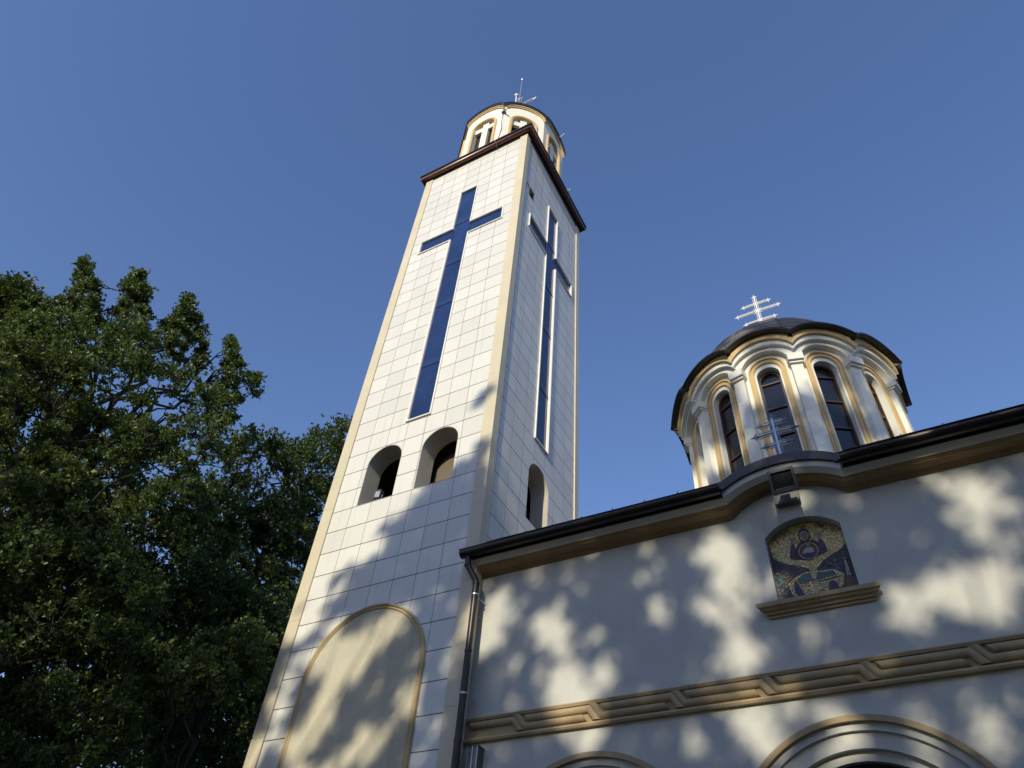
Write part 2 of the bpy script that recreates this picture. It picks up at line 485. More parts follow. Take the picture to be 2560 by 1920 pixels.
# blue cross windows: frame > pane, bars with painted reflection strips
def cross_window(mtx, c, zb, zt, ar, a0, a1, bars):
    o = cross_outline(c, 0.333, zb - 0.018, zt + 0.018, ar + 0.018, a0 - 0.018, a1 + 0.018)
    i = cross_outline(c, 0.30, zb + 0.015, zt - 0.015, ar - 0.015, a0 + 0.015, a1 - 0.015)
    b = MB(); b.shape(o, [i], 0.002, 0.038, mtx); b.shape(cross_outline(c, 0.2995, zb + 0.0155, zt - 0.0155, ar - 0.0155, a0 + 0.0155, a1 - 0.0155), [cross_outline(c, 0.285, zb + 0.03, zt - 0.03, ar - 0.03, a0 + 0.03, a1 - 0.03)], -0.06, 0.024, mtx)
    fr = part(b, 'cross_window', M['frame_white'], tower)
    b = MB(); b.shape(cross_outline(c, 0.2995, zb + 0.016, zt - 0.016, ar - 0.016, a0 + 0.016, a1 - 0.016), [], -0.05, -0.025, mtx)
    pn = part(b, 'pane', M['blue'], fr)
    for z in bars:
        b = MB(); b.shape(rect(c - 0.284, c + 0.284, z - 0.111, z + 0.10), [], -0.0249, -0.021, mtx)  # broad lighter strip paints the reflection next to the real bar
        b.shape(rect(c - 0.284, c + 0.284, z - 0.125, z - 0.1112), [], -0.0249, -0.012, mtx)
        part(b, 'glazing_bar', M['blue_bar_sheen'], fr)
    for s in (-1, 1):
        b = MB(); b.shape(rect(c + s * 0.29 - 0.012, c + s * 0.29 + 0.012, a0 + 0.02, a1 - 0.02), [], -0.0249, -0.012, mtx)
        part(b, 'glazing_bar', M['blue_bar_sheen'], fr)
cross_window(front(0), -1.99, 12.46, 22.60, 1.435, 19.80, 20.43, (14.35, 16.7, 18.6, 20.75))
cross_window(side(SX), 2.035, 12.58, 22.73, 1.42, 19.93, 20.56, (14.5, 16.8, 18.7, 20.9))
# blind arch on the front
mb = MB(); mb.shape(arch(-2.01, 1.15, 0.05, 6.70, 40), [], 0.001, 0.018, front(0))
ba = part(mb, 'blind_arch', M['beige'], tower)
mb = MB()
prof = [(0.01, 0.0), (0.015, 0.03), (0.03, 0.045), (0.05, 0.03), (0.058, 0.02), (0.07, 0.045), (0.09, 0.055), (0.105, 0.045), (0.115, 0.0)]
pts = [(-2.01 + 1.13, 0.06, 1, 0)] + [(-2.01 + 1.13 * math.cos(a), 6.70 + 1.13 * math.sin(a), math.cos(a), math.sin(a)) for a in np.linspace(0, math.pi, 41)] + [(-2.01 - 1.13, 0.06, -1, 0)]
mb.sweep(prof, [(lambda a, b, q=q: (q[0] + q[2] * a, -b, q[1] + q[3] * a)) for q in pts], smooth=False)
part(mb, 'arch_moulding', M['pale_ochre'], ba)
# tower eave: brown soffit, gutter, low roof
def square_sweep(mb, prof, x0, x1, y0, y1, **kw):
    """prof: (out, z) offset outwards from the rectangle"""
    cs = [(x0, y0, -1, -1), (x1, y0, 1, -1), (x1, y1, 1, 1), (x0, y1, -1, 1), (x0, y0, -1, -1)]
    mb.sweep(prof, [(lambda a, b, q=q: (q[0] + q[2] * a, q[1] + q[3] * a, b)) for q in cs], **kw)
mb = MB()
square_sweep(mb, [(-0.05, 24.66), (0.025, 24.66), (0.035, 24.70), (0.035, 24.95), (-0.1, 24.98)], -4, 0, 0, 4)
part(mb, 'eave_board', M['black_metal'], tower)
mb = MB()
square_sweep(mb, [(0.118 + 0.078 * math.cos(a), 24.80 + 0.078 * math.sin(a)) for a in np.linspace(-math.pi, 0, 11)] + [(0.206, 24.815), (0.198, 24.83)], -4, 0, 0, 4, smooth=True)
part(mb, 'eave_gutter', M['gutter_brown'], tower)
mb = MB()
square_sweep(mb, [(0.03, 24.93), (0.205, 24.935), (0.215, 24.985), (-1.0, 25.35)], -4, 0, 0, 4)
part(mb, 'tower_roof', M['black_metal'], tower)
# belfry octagon
OX, OY, OI = -2.0, 1.95, 1.88
T8 = math.tan(math.pi / 8)
def face_plate(mb, mtx, low, high, t0, t1, hole=None):
    mb.shape(low + list(reversed(high)), hole or [], t0, t1, mtx)
mb = MB(); band = MB(); eave = MB()
for k in range(8):
    a = -math.pi / 2 + k * math.pi / 4
    m = radial(OX, OY, a)
    hw = OI * T8
    top = seg_arc(-hw, 28.16, hw, 28.16, 0.57)
    face_plate(mb, m, [(-hw, 25.2), (hw, 25.2)], top, OI - 0.22, OI, [arch(0, 0.43, 25.3, 27.40, 20)])
    h2 = (OI + 0.06) * T8
    lo = seg_arc(-h2, 28.09, h2, 28.09, 0.57); hi = seg_arc(-h2, 28.31, h2, 28.31, 0.57)
    face_plate(band, m, lo, hi, OI - 0.1, OI + 0.045)
    h3 = (OI + 0.075) * T8
    face_plate(band, m, seg_arc(-h3, 28.16, h3, 28.16, 0.57), seg_arc(-h3, 28.305, h3, 28.305, 0.57), OI - 0.1, OI + 0.075)
    h4 = (OI + 0.11) * T8
    face_plate(eave, m, seg_arc(-h4, 28.215, h4, 28.215, 0.58), seg_arc(-h4, 28.48, h4, 28.48, 0.44), OI - 0.2, OI + 0.11)
part(mb, 'belfry_wall', M['white'], tower)
part(band, 'arched_band', M['ochre'], tower)
part(eave, 'belfry_eave', M['black_metal'], tower)
def gore_roof(mb, cx, cy, nf, inr, zc, rise, zap, p=1.8, nr=12, nu=10, ang0=-math.pi / 2):
    tn = math.tan(math.pi / nf)
    for k in range(nf):
        m = radial(cx, cy, ang0 + k * 2 * math.pi / nf)
        edge = seg_arc(-inr * tn, zc, inr * tn, zc, rise, nu)
        V, F = [], []
        for i in range(nr + 1):
            s = 1.0 - i / nr; zz = 1.0 - s ** p
            for (u, z) in edge:
                V.append((u * s, z + (zap - z) * zz, inr * s))
        for i in range(nr):
            for j in range(nu):
                q = i * (nu + 1) + j
                F.append((q, q + 1, q + nu + 2, q + nu + 1))
        mb.add(V, F, None, True, m)
mb = MB(); gore_roof(mb, OX, OY, 8, OI + 0.12, 28.485, 0.44, 30.2)
part(mb, 'belfry_roof', M['roof'], tower)
# eight arched belfry windows with white crosses
tl = Vector(tower.location)
def belfry_meshes():
    I = Matrix.Identity(4)
    a = MB(); a.shape(arch(0, 0.535, 25.2, 27.40, 24), [arch(0, 0.428, 25.15, 27.40, 24)], -0.02, 0.05)
    a.shape(arch(0, 0.515, 25.2, 27.40, 24), [arch(0, 0.455, 25.15, 27.40, 24)], 0.0501, 0.065)
    b = MB(); b.shape(rect(-0.125, 0.125, 25.2, 27.80), [], -0.16, -0.05); b.shape(rect(-0.42, -0.1252, 27.24, 27.55), [], -0.16, -0.05); b.shape(rect(0.1252, 0.42, 27.24, 27.55), [], -0.16, -0.05)
    c = MB(); c.shape(rect(-0.42, 0.42, 25.2, 27.3), [], -0.215, -0.20)
    for s in (-1, 1):
        c.shape(rect(s * 0.272 - 0.146, s * 0.272 + 0.146, 25.2, 27.24), [rect(s * 0.272 - 0.115, s * 0.272 + 0.115, 25.25, 27.20)], -0.2, -0.165)
    d = MB(); d.shape(arch(0, 0.425, 27.3, 27.40, 20), [], -0.215, -0.20)  # grey pane stands in for the white soffit in shade
    return a, b, c, d
Rz = Matrix(((1, 0, 0, 0), (0, 0, -1, 0), (0, 1, 0, 0), (0, 0, 0, 1)))
def mesh_of(mb, name, mat):
    me = bpy.data.meshes.new(name)
    me.from_pydata([tuple(Rz @ Vector(p)) for p in mb.v], [], mb.f); me.materials.append(mat)
    me.polygons.foreach_set('use_smooth', mb.sm); me.update()
    return me
a_, b_, c_, d_ = belfry_meshes()
mesh_set = [mesh_of(a_, 'belfry_window', M['ochre']), mesh_of(b_, 'cross_bar', M['white']), mesh_of(c_, 'shutter', M['shutter']), mesh_of(d_, 'lunette_shade', M['grey_plaster'])]
for k in range(8):
    a = -math.pi / 2 + k * math.pi / 4
    w = bpy.data.objects.new('belfry_window', mesh_set[0]); COL.objects.link(w); w.parent = tower
    w.location = Vector((OX + OI * math.cos(a), OY + OI * math.sin(a), 0)) - tl
    w.rotation_euler = (0, 0, a + math.pi / 2)
    for nm, me in zip(('cross_bar', 'shutter', 'lunette_shade'), mesh_set[1:]):
        o = bpy.data.objects.new(nm, me); COL.objects.link(o); o.parent = w

# ------------------------------------------------------------------ church
S = 0.22
church = thing('church', 'long white stucco church facade with ochre mouldings and dark gutter beside the tower', 'church', (5, 0.22, 0))
BC, BHW, BR = 5.02, 0.80, 0.32                                # bulge of the eave over the icon
def bulge(x):
    d = abs(x - BC)
    if d >= BHW: return 0.0
    R = (BHW ** 2 + BR ** 2) / (2 * BR)
    return math.sqrt(R * R - d * d) - (R - BR)
DC, DZ, SC, SZ = 5.07, 3.70, 1.92, 3.66
outer = [(-0.025, 0), (14, 0), (14, 8.25)] + [(x, 8.25 + bulge(x) * 0.97) for x in np.linspace(BC + BHW, BC - BHW, 25)] + [(-0.025, 8.25)]
niche = [(4.60, 6.665), (5.60, 6.665)] + list(reversed(seg_arc(4.60, 7.69, 5.60, 7.69, 0.225, 16)))
mb = MB(); mb.shape(outer, [niche, arch(DC, 1.34, 0.02, DZ, 40), arch(SC, 1.34, 0.02, SZ, 40)], -0.35, 0, front(S))
part(mb, 'facade_wall', M['stucco'], church)
mb = MB()
mb.box(13.65, 14, S + 0.351, 13, 0, 8.3); mb.box(0.0, 13.649, 12.6, 13, 0, 8.3)
part(mb, 'rear_wall', M['stucco'], church)
mb = MB(); mb.shape([(4.5, 6.70), (5.7, 6.70), (5.7, 8.0), (4.5, 8.0)], [], -0.3, -0.14, front(S))
part(mb, 'niche_back', M['stucco'], church)
for (c, z, nm) in ((DC, DZ, 'large'), (SC, SZ, 'small')):
    mb = MB(); mb.shape(arch(c, 1.49, 0.02, z, 48), [arch(c, 1.425, 0.0, z, 48)], 0.001, 0.055, front(S))
    aw = part(mb, 'archway', M['ochre_dull'], church)
    mb = MB(); mb.shape(arch(c, 1.38, 0.02, z, 48), [arch(c, 1.165, 0.0, z, 48)], -0.12, -0.045, front(S))
    mb.shape(arch(c, 1.22, 0.02, z, 48), [arch(c, 1.06, 0.0, z, 48)], -0.2, -0.121, front(S))
    part(mb, 'stepped_reveal', M['stucco'], aw)
    mb = MB(); mb.shape(arch(c, 1.10, 0.02, z, 40), [], -0.33, -0.30, front(S))
    part(mb, 'doorway', M['dark'], aw)
# cornice
xs = [0.004, 2.0, BC - BHW - 0.001] + list(np.linspace(BC - BHW, BC + BHW, 33)) + [BC + BHW + 0.001, 8, 14]
def cornice(mb, prof, xlist, mat=None, smooth=False, dz=0.0):
    mb.sweep(prof, [(lambda a, b, x=x: (x, a, b + bulge(x) * (1 - 0.78 * max(0.0, min(S - a, 0.37))))) for x in xlist], smooth=smooth, mat=mat)
mb = MB()
P0 = [(S, 8.122), (0.188, 8.122), (0.186, 8.137), (0.166, 8.139), (0.164, 8.153), (0.143, 8.155), (0.141, 8.166), (0.022, 8.188), (0.02, 8.203), (-0.002, 8.206), (-0.004, 8.218), (-0.03, 8.222)]
cornice(mb, P0, xs)
mb.add([(0.004, a, b) for a, b in P0] + [(0.004, S, 8.222)], [tuple(range(len(P0) + 1))])
part(mb, 'cornice', M['shaded_ochre'], church)  # eave shade is put into this darker ochre
mb = MB()
P1 = [(-0.03, 8.223), (-0.11, 8.30), (-0.11, 8.40), (S, 8.401)]
cornice(mb, P1, xs)
mb.add([(0.004, a, b) for a, b in P1], [(0, 1, 2, 3)])
part(mb, 'eave_soffit', M['stucco'], church)
for x0, x1 in ((-0.05, BC - BHW - 0.02), (BC + BHW + 0.02, 14)):
    mb = MB(); mb.box(x0, x1, -0.128, -0.112, 8.296, 8.41)  # black strip stands in for the dark shadow behind the gutter
    part(mb, 'fascia_shade', M['black_metal'], church)
gut = [(-0.205 + 0.092 * math.cos(a), 8.40 + 0.092 * math.sin(a)) for a in np.linspace(-math.pi, 0, 13)]
gut = [(-0.302, 8.432), (-0.295, 8.438)] + gut + [(-0.113, 8.45)]
for x0, x1 in ((-0.2, BC - BHW - 0.03), (BC + BHW + 0.05, 14)):
    mb = MB()
    mb.sweep(gut, [(lambda a, b, x=x: (x, a, b)) for x in (x0, x1)], smooth=True)
    for x in (x0, x1): mb.add([(x, a, b) for a, b in gut], [tuple(range(len(gut)))])
    x = x0 + 0.55
    while x < x1:                                              # joint straps
        mb.sweep([(-0.205 + 0.095 * math.cos(a), 8.401 + 0.095 * math.sin(a)) for a in np.linspace(-math.pi, 0, 13)], [(lambda a, b, x=x_: (x, a, b)) for x_ in (x, x + 0.035)], smooth=True)
        x += 0.62 if int(x * 10) % 2 else 0.30
    part(mb, 'gutter', M['black_metal'], church)
mb = MB()                                                     # metal flashing over the arched bulge
xb = list(np.linspace(BC - BHW - 0.05, BC + BHW + 0.05, 37))
cornice(mb, [(-0.10, 8.405), (-0.15, 8.405), (-0.152, 8.42), (-0.15, 8.56), (0.0, 8.58), (2.2, 8.75)], xb)
part(mb, 'arched_flashing', M['flashing'], church)
mb = MB()                                                     # roof
mb.add([(0.004, -0.17, 8.415), (BC - BHW, -0.17, 8.415), (BC - BHW, 6.5, 9.9), (0.004, 6.5, 9.9)], [(0, 1, 2, 3)])
mb.add([(BC + BHW, -0.17, 8.415), (14, -0.17, 8.415), (14, 6.5, 9.9), (BC + BHW, 6.5, 9.9)], [(0, 1, 2, 3)])
mb.add([(BC - BHW, 2.0, 8.895), (BC + BHW, 2.0, 8.895), (BC + BHW, 6.5, 9.9), (BC - BHW, 6.5, 9.9)], [(0, 1, 2, 3)])
mb.add([(0.004, 6.5, 9.9), (14, 6.5, 9.9), (14, 13.2, 8.5), (0.004, 13.2, 8.5)], [(0, 1, 2, 3)])
part(mb, 'roof', M['roof'], church)
for x0, x1, posts in ((0.09, 4.15, (0.38, 0.84, 1.35, 1.88, 2.42, 2.96, 3.5)), (5.95, 14, (6.2, 6.7, 7.23, 7.81, 8.4))):
    mb = MB(); mb.tube([(x0, 0.05, 8.725), (x1, 0.05, 8.705)], 0.006, 6)      # snow guard wire and its posts
    for x in posts: mb.tube([(x, 0.05, 8.42), (x, 0.05, 8.745)], [0.012, 0.008], 6)
    part(mb, 'snow_guard', M['black_metal'], church)
# string course with its interlocked round bars
mb = MB()
mb.sweep([(S, 5.80), (S - 0.06, 5.80), (S - 0.07, 5.785), (S - 0.055, 5.755), (S - 0.02, 5.75), (S - 0.02, 5.525), (S - 0.055, 5.52), (S - 0.07, 5.49), (S - 0.055, 5.465), (S, 5.465)],
         [(lambda a, b, x=x: (x, a, b)) for x in (-0.022, 14)])
course = part(mb, 'string_course', M['ochre_dull'], church)
def bar_sweep(mb, pts, ends, hw, dep, y):
    """half-round bar along a flat path in X,Z; ends give the slanted cut direction at each end"""
    n = len(pts); fr = []
    for i, p in enumerate(pts):
        p = Vector((p[0], p[1]))
        if i == 0: cut = Vector(ends[0])
        elif i == n - 1: cut = Vector(ends[1])
        else:
            a = (p - Vector(pts[i - 1])).normalized(); b = (Vector(pts[i + 1]) - p).normalized()
            t = (a + b).normalized(); cut = Vector((-t.y, t.x)); cut = cut / max(0.3, abs(cut.dot(Vector((-a.y, a.x)))))
        fr.append(lambda s, h, p=p, c=cut: (p.x + c.x * s, y - h, p.y + c.y * s))
    prof = [(hw * math.cos(a), dep * math.sin(a)) for a in np.linspace(math.pi, 0, 9)]
    mb.sweep(prof, fr, smooth=True)
    for f_ in (fr[0], fr[-1]): mb.add([f_(a, b) for a, b in prof], [tuple(range(9))])
zu, zl, hw = 5.695, 5.585, 0.053
dx = 0.155
per = 1.138; x0 = -0.17
mb = MB()
diag = Vector((dx, -0.22)).normalized()
for i in range(-1, 13):
    xa = x0 + i * per + 0.98
    # upper bar: slanted start, runs right, turns down along the diagonal
    xs_, xe = xa - per + 0.16, xa
    dn = Vector((-diag.y, diag.x)) * 1.0
    k = 1.0 / abs(diag.y)
    cut = (-diag.x * k, -diag.y * k)
    if xs_ > 0.0:
        bar_sweep(mb, [(xs_ + 0.02, zu), (xe - 0.02, zu), (xe + 0.095, 5.533)], [cut, (1.28, 0.0)], hw, 0.06, S - 0.02)
    elif xe > 0.1:
        bar_sweep(mb, [(0.1, zu), (xe - 0.02, zu), (xe + 0.095, 5.533)], [cut, (1.28, 0.0)], hw, 0.06, S - 0.02)
    # lower bar: starts at the top with a diagonal, runs right
    if xa > -0.15:
        bar_sweep(mb, [(xa + 0.035, 5.748), (xa + 0.152, zl), (xa + per - 0.09, zl)], [(1.28, 0.0), cut], hw, 0.06, S - 0.02)
mb2 = MB(); mb2.v, mb2.f, mb2.mi, mb2.sm = mb.v, mb.f, mb.mi, mb.sm
part(mb, 'interlaced_bar', M['ochre_dull'], course)
# icon niche sill
mb = MB()
pf = [(S, 6.67), (S - 0.14, 6.668), (S - 0.14, 6.61), (S - 0.115, 6.605), (S - 0.10, 6.575), (S - 0.065, 6.56), (S - 0.058, 6.532), (S - 0.03, 6.528), (S - 0.03, 6.495), (S, 6.495)]
mb.sweep(pf, [(lambda a, b: (4.335 + (a - S + 0.14) * 0.9, a, b)), (lambda a, b: (5.845 - (a - S + 0.14) * 0.9, a, b))])
for q, s_ in ((4.335, 1), (5.845, -1)): mb.add([(q + s_ * (a - S + 0.14) * 0.9, a, b) for a, b in pf], [tuple(range(len(pf)))])
part(mb, 'niche_sill', M['ochre_dull'], church)
# downpipe
mb = MB()
dp = [(-0.07, -0.185, 8.36), (-0.07, -0.175, 8.19), (-0.062, -0.168, 8.15), (0.045, -0.07, 7.93), (0.06, -0.06, 7.86), (0.06, -0.06, 0.1)]
mb.tube(dp, 0.052, 14)
for z in (8.17, 7.86, 7.70, 6.72, 5.42): mb.tube([(dp[1][0] if z > 8 else 0.06, -0.175 if z > 8 else -0.06, z - 0.018), (dp[1][0] if z > 8 else 0.06, -0.175 if z > 8 else -0.06, z + 0.018)], 0.059, 14)
pipe = part(mb, 'downpipe', M['brown_metal'], church)
for z in (7.64, 6.05, 4.5):
    mb = MB(); mb.tube([(0.06, -0.06, z), (0.06, -0.06, z + 0.03)], 0.061, 14); mb.tube([(0.06, -0.0, z + 0.015), (0.11, S, z - 0.02)], 0.008, 6)
    mb.tube([(0.12, -0.075, z + 0.015), (0.14, -0.08, z + 0.015)], 0.014, 8)
    part(mb, 'pipe_bracket', M['steel'], pipe)

# ------------------------------------------------------------------ church dome
DX, DY = 5.05, 4.666
RI = 2.17
T12 = math.tan(math.pi / 12)
dome = thing('church_dome', 'round twelve-sided white dome drum with ochre arched windows under a dark shingled cap', 'dome', (DX, DY, 0))
wallm, l1, l2, fas, eav = MB(), MB(), MB(), MB(), MB()
for k in range(12):
    m = radial(DX, DY, -math.pi / 2 + k * math.pi / 6)
    h = RI * T12
    face_plate(wallm, m, [(-h, 8.9), (h, 8.9)], [(-h, 14.0), (h, 14.0)], RI - 0.25, RI, [arch(0, 0.235, 9.9, 13.10, 20)])
    o = RI + 0.13; h = o * T12
    b_out = [(-h, 13.26)] + [(-0.485, 13.26)] + [(-0.485 * math.cos(a), 13.26 + 0.45 * math.sin(a)) for a in np.linspace(0, math.pi, 19)][1:] + [(h, 13.26)]
    face_plate(l1, m, b_out, seg_arc(-h, 13.60, h, 13.60, 0.36), RI - 0.05, o)
    o = RI + 0.215; h = o * T12
    face_plate(l2, m, seg_arc(-h, 13.43, h, 13.43, 0.37), seg_arc(-h, 13.66, h, 13.66, 0.38), RI - 0.05, o)
    o = RI + 0.275; h = o * T12
    face_plate(fas, m, seg_arc(-h, 13.53, h, 13.53, 0.40), seg_arc(-h, 13.80, h, 13.80, 0.34), RI - 0.05, o)
    o = RI + 0.40; h = o * T12
    face_plate(eav, m, seg_arc(-h, 13.745, h, 13.745, 0.315), seg_arc(-h, 13.765, h, 13.765, 0.31), RI - 0.05, o)
    o = RI + 0.425; h = o * T12
    face_plate(eav, m, seg_arc(-h, 13.766, h, 13.766, 0.30), seg_arc(-h, 13.81, h, 13.79, 0.30), RI - 0.05, o)
part(wallm, 'drum_wall', M['white'], dome)
part(l1, 'inner_arch_band', M['white'], dome)
part(l2, 'outer_arch_band', M['white'], dome)
part(fas, 'scalloped_cornice', M['ochre'], dome)
part(eav, 'dome_eave', M['black_metal'], dome)
def cap_profile(q):            # q from 1 at the eave to 0 at the crown: (radius factor, height factor)
    R0, RC = RI + 0.425, 2.08
    if q > 0.8: t = (1 - q) / 0.2; return (R0 + (RC + 0.04 - R0) * t) / R0, 0.10 * t
    ph = (math.pi / 2) * (0.8 - q) / 0.8
    return RC * math.cos(ph) / R0, 0.10 + 0.90 * math.sin(ph)
mb = MB(); nu, nr, inr = 10, 20, RI + 0.425
for k in range(12):
    m = radial(DX, DY, -math.pi / 2 + k * math.pi / 6)
    edge = seg_arc(-inr * T12, 13.812, inr * T12, 13.812, 0.30, nu)
    V, F = [], []
    for i in range(nr + 1):
        rf, hf = cap_profile(1 - i / nr)
        for (u, z) in edge: V.append((u * rf, z + (16.2 - z) * hf, inr * rf))
    for i in range(nr):
        for j in range(nu):
            q = i * (nu + 1) + j; F.append((q, q + 1, q + nu + 2, q + nu + 1))
    mb.add(V, F, None, True, m)
roof = part(mb, 'dome_roof', M['roof'], dome)
mb = MB()
for k in range(12):
    a = -math.pi / 2 + (k + 0.5) * math.pi / 6
    R0 = inr / math.cos(math.pi / 12); pts = []
    for i in range(21):
        rf, hf = cap_profile(1 - i / 20)
        r = R0 * rf; pts.append((DX + r * math.cos(a), DY + r * math.sin(a), 13.812 + (16.2 - 13.812) * hf + 0.012))
    mb.tube(pts, 0.02, 6)
part(mb, 'roof_seam', M['roof'], roof)
# pilasters and windows, shared meshes copied round the drum
a_ = MB(); a_.box(-0.115, 0.115, -0.115, 0.15, 8.9, 13.16)
b_ = MB(); b_.box(-0.155, 0.155, -0.215, 0.16, 13.165, 13.35); b_.box(-0.135, 0.135, -0.165, 0.155, 13.11, 13.164)
c_ = MB()
c_.shape(arch(0, 0.388, 9.85, 13.205, 24), [arch(0, 0.355, 9.8, 13.205, 24)], -0.02, 0.045)
c_.shape(arch(0, 0.3545, 9.85, 13.195, 24), [arch(0, 0.335, 9.8, 13.195, 24)], -0.02, 0.02)
c_.shape(arch(0, 0.334, 9.85, 13.185, 24), [arch(0, 0.27, 9.8, 13.165, 24)], -0.02, 0.015)
c_.shape(arch(0, 0.334, 9.85, 13.175, 24), [arch(0, 0.285, 9.8, 13.165, 24)], 0.0151, 0.035)
d_ = MB()
d_.shape(arch(0, 0.228, 9.9, 13.085, 24), [arch(0, 0.192, 9.93, 13.075, 24)], -0.19, -0.13)
for z in (12.98, 12.28, 11.56, 10.78): d_.shape(rect(-0.191, 0.191, z - 0.022, z + 0.022), [], -0.185, -0.135)
e_ = MB(); e_.shape(arch(0, 0.2, 9.92, 13.075, 24), [], -0.178, -0.168)
meshes = [mesh_of(c_, 'dome_window', M['ochre']), mesh_of(d_, 'window_frame', M['frame_brown']), mesh_of(e_, 'pane', M['glass'])]
pm = bpy.data.meshes.new('pilaster'); pm.from_pydata(a_.v, [], a_.f); pm.materials.append(M['white'])
cm = bpy.data.meshes.new('capital'); cm.from_pydata(b_.v, [], b_.f); cm.materials.append(M['white'])
for k in range(12):
    a = -math.pi / 2 + k * math.pi / 6
    w = bpy.data.objects.new('dome_window', meshes[0]); COL.objects.link(w); w.parent = dome
    w.location = (RI * math.cos(a), RI * math.sin(a), 0); w.rotation_euler = (0, 0, a + math.pi / 2)
    for nm, me in zip(('window_frame', 'pane'), meshes[1:]):
        o = bpy.data.objects.new(nm, me); COL.objects.link(o); o.parent = w
    a += math.pi / 12
    p = bpy.data.objects.new('pilaster', pm); COL.objects.link(p); p.parent = dome
    p.location = (2.21 * math.cos(a), 2.21 * math.sin(a), 0); p.rotation_euler = (0, 0, a + math.pi / 2)
    o = bpy.data.objects.new('capital', cm); COL.objects.link(o); o.parent = p

# ------------------------------------------------------------------ crosses
def finial(mb, mtx, s, mat=None):
    """pointed trefoil end: local +X is the outward direction, Z the cross direction"""
    def P(x, z, y=0): return tuple(mtx @ Vector((x * s, y, z * s)))
    mb.tube([P(0, 0), P(1.2, 0)], [0.20 * s, 0.06 * s], 6)
    mb.tube([P(0.45, -0.75), P(0.45, 0.75)], [0.06 * s] * 2, 6)
    for q in (1, -1):
        mb.tube([P(0.0, 0.16 * q), P(0.2, 0.2 * q), P(0.3, 0.42 * q), P(0.45, 0.6 * q), P(0.6, 0.42 * q), P(0.68, 0.2 * q), P(0.98, 0.1 * q)], 0.085 * s, 5)
        mb.tube([P(0.45, 0.7 * q), P(0.45, 0.98 * q)], [0.09 * s, 0.01 * s], 6)
    mb.tube([P(1.0, 0), P(1.55, 0)], [0.13 * s, 0.01 * s], 6)

def ornate_cross(name, label, base, bars, zt, r, gap, fs, mat, rail_mat, rays, group=None):
    """bars: (z, half length); base is the foot; rays: (z, length)"""
    root = thing(name, label, 'cross', base, group)
    bx, by, bz = base
    def fp(mb, nm, m, parent=root): return mb.build(nm, m, parent)
    mb = MB(); mb.tube([(0, 0, -0.3), (0, 0, zt - bz)], r, 8)
    fp(mb, 'post', mat)
    mb = MB()
    for s in (-1, 1): mb.tube([(s * gap, 0, -0.4), (s * gap, 0, zt - bz - 0.02)], r * 0.42, 6)
    fp(mb, 'post_rail', rail_mat)
    for z, L in bars:
        z -= bz
        mb = MB()
        mb.tube([(-L, 0, z), (0, 0, z + 0.012), (L, 0, z)], r * 0.8, 8)
        for s in (-1, 1): mb.tube([(-L, 0, z + s * gap), (0, 0, z + 0.012 + s * gap), (L, 0, z + s * gap)], r * 0.4, 6)
        cb = fp(mb, 'crossbar', mat)
        for s in (-1, 1):
            f_ = MB(); m = Matrix(((s, 0, 0, s * L), (0, 1, 0, 0), (0, 0, 1, z), (0, 0, 0, 1))); finial(f_, m, fs)
            fp(f_, 'finial', rail_mat, cb)
    f_ = MB(); m = Matrix(((0, 0, 1, 0), (0, 1, 0, 0), (1, 0, 0, zt - bz), (0, 0, 0, 1))); finial(f_, m, fs)
    fp(f_, 'finial', rail_mat)
    for z, L in rays:
        mb = MB(); z -= bz
        for ax in (45, 135, 225, 315):
            c, s = math.cos(rad(ax)), math.sin(rad(ax))
            mb.tube([(c * 0.02, 0, z + s * 0.02), (c * L, 0, z + s * L)], [r * 0.55, r * 0.3], 6)
        fp(mb, 'ray_burst', mat)
    return root
ornate_cross('dome_cross', 'ornate white painted three-barred cross on top of the dark dome roof', (DX + 0.02, DY, 16.15),
             [(18.14, 0.29), (17.83, 0.50), (17.42, 0.33)], 18.40, 0.020, 0.046, 0.10, M['white_paint'], M['white_paint'], [(17.84, 0.16), (17.42, 0.10)])
ornate_cross('facade_cross', 'ornate grey steel three-barred cross on the arched eave in front of the dome', (5.11, 0.05, 8.72),
             [(9.57, 0.145), (9.38, 0.245), (9.14, 0.13)], 9.66, 0.024, 0.046, 0.092, M['steel'], M['mid_steel'], [(9.40, 0.09), (9.14, 0.06)])
ornate_cross('tower_cross', 'large steel cross half hidden behind the top edge of the tower dome', (OX, OY, 30.4),
             [(33.32, 0.70)], 34.1, 0.035, 0.11, 0.15, M['steel'], M['steel'], [])
mb = MB(); mb.tube([(OX + 0.02, OY, 31.4), (OX - 0.02, OY, 36.5)], [0.03, 0.016], 8); 
mb.tube([(OX - 0.02, OY, 36.35), (OX - 0.02, OY, 36.42), (OX - 0.02, OY, 36.65)], [0.02, 0.06, 0.01], 8)
tag(mb.build('lightning_rod', M['steel']), 'thin steel lightning rod rising from the top of the tower dome', 'lightning rod')
mb = MB()
def ball(mb, c, r, n=12):
    V, F = [], []
    for i in range(n + 1):
        for j in range(n):
            t, p = math.pi * i / n, 2 * math.pi * j / n
            V.append((c[0] + r * math.sin(t) * math.cos(p), c[1] + r * math.sin(t) * math.sin(p), c[2] + r * math.cos(t)))
    for i in range(n):
        for j in range(n): F.append((i * n + j, (i + 1) * n + j, (i + 1) * n + (j + 1) % n, i * n + (j + 1) % n))
    mb.add(V, F, None, True)
ball(mb, (-2.2, 1.95, 34.72), 0.10); mb.tube([(-2.14, 1.95, 31.3), (-2.2, 1.95, 34.66)], 0.03, 8)
tag(mb.build('ball_finial', M['white_paint']), 'small white ball on a post beside the lightning rod', 'finial')

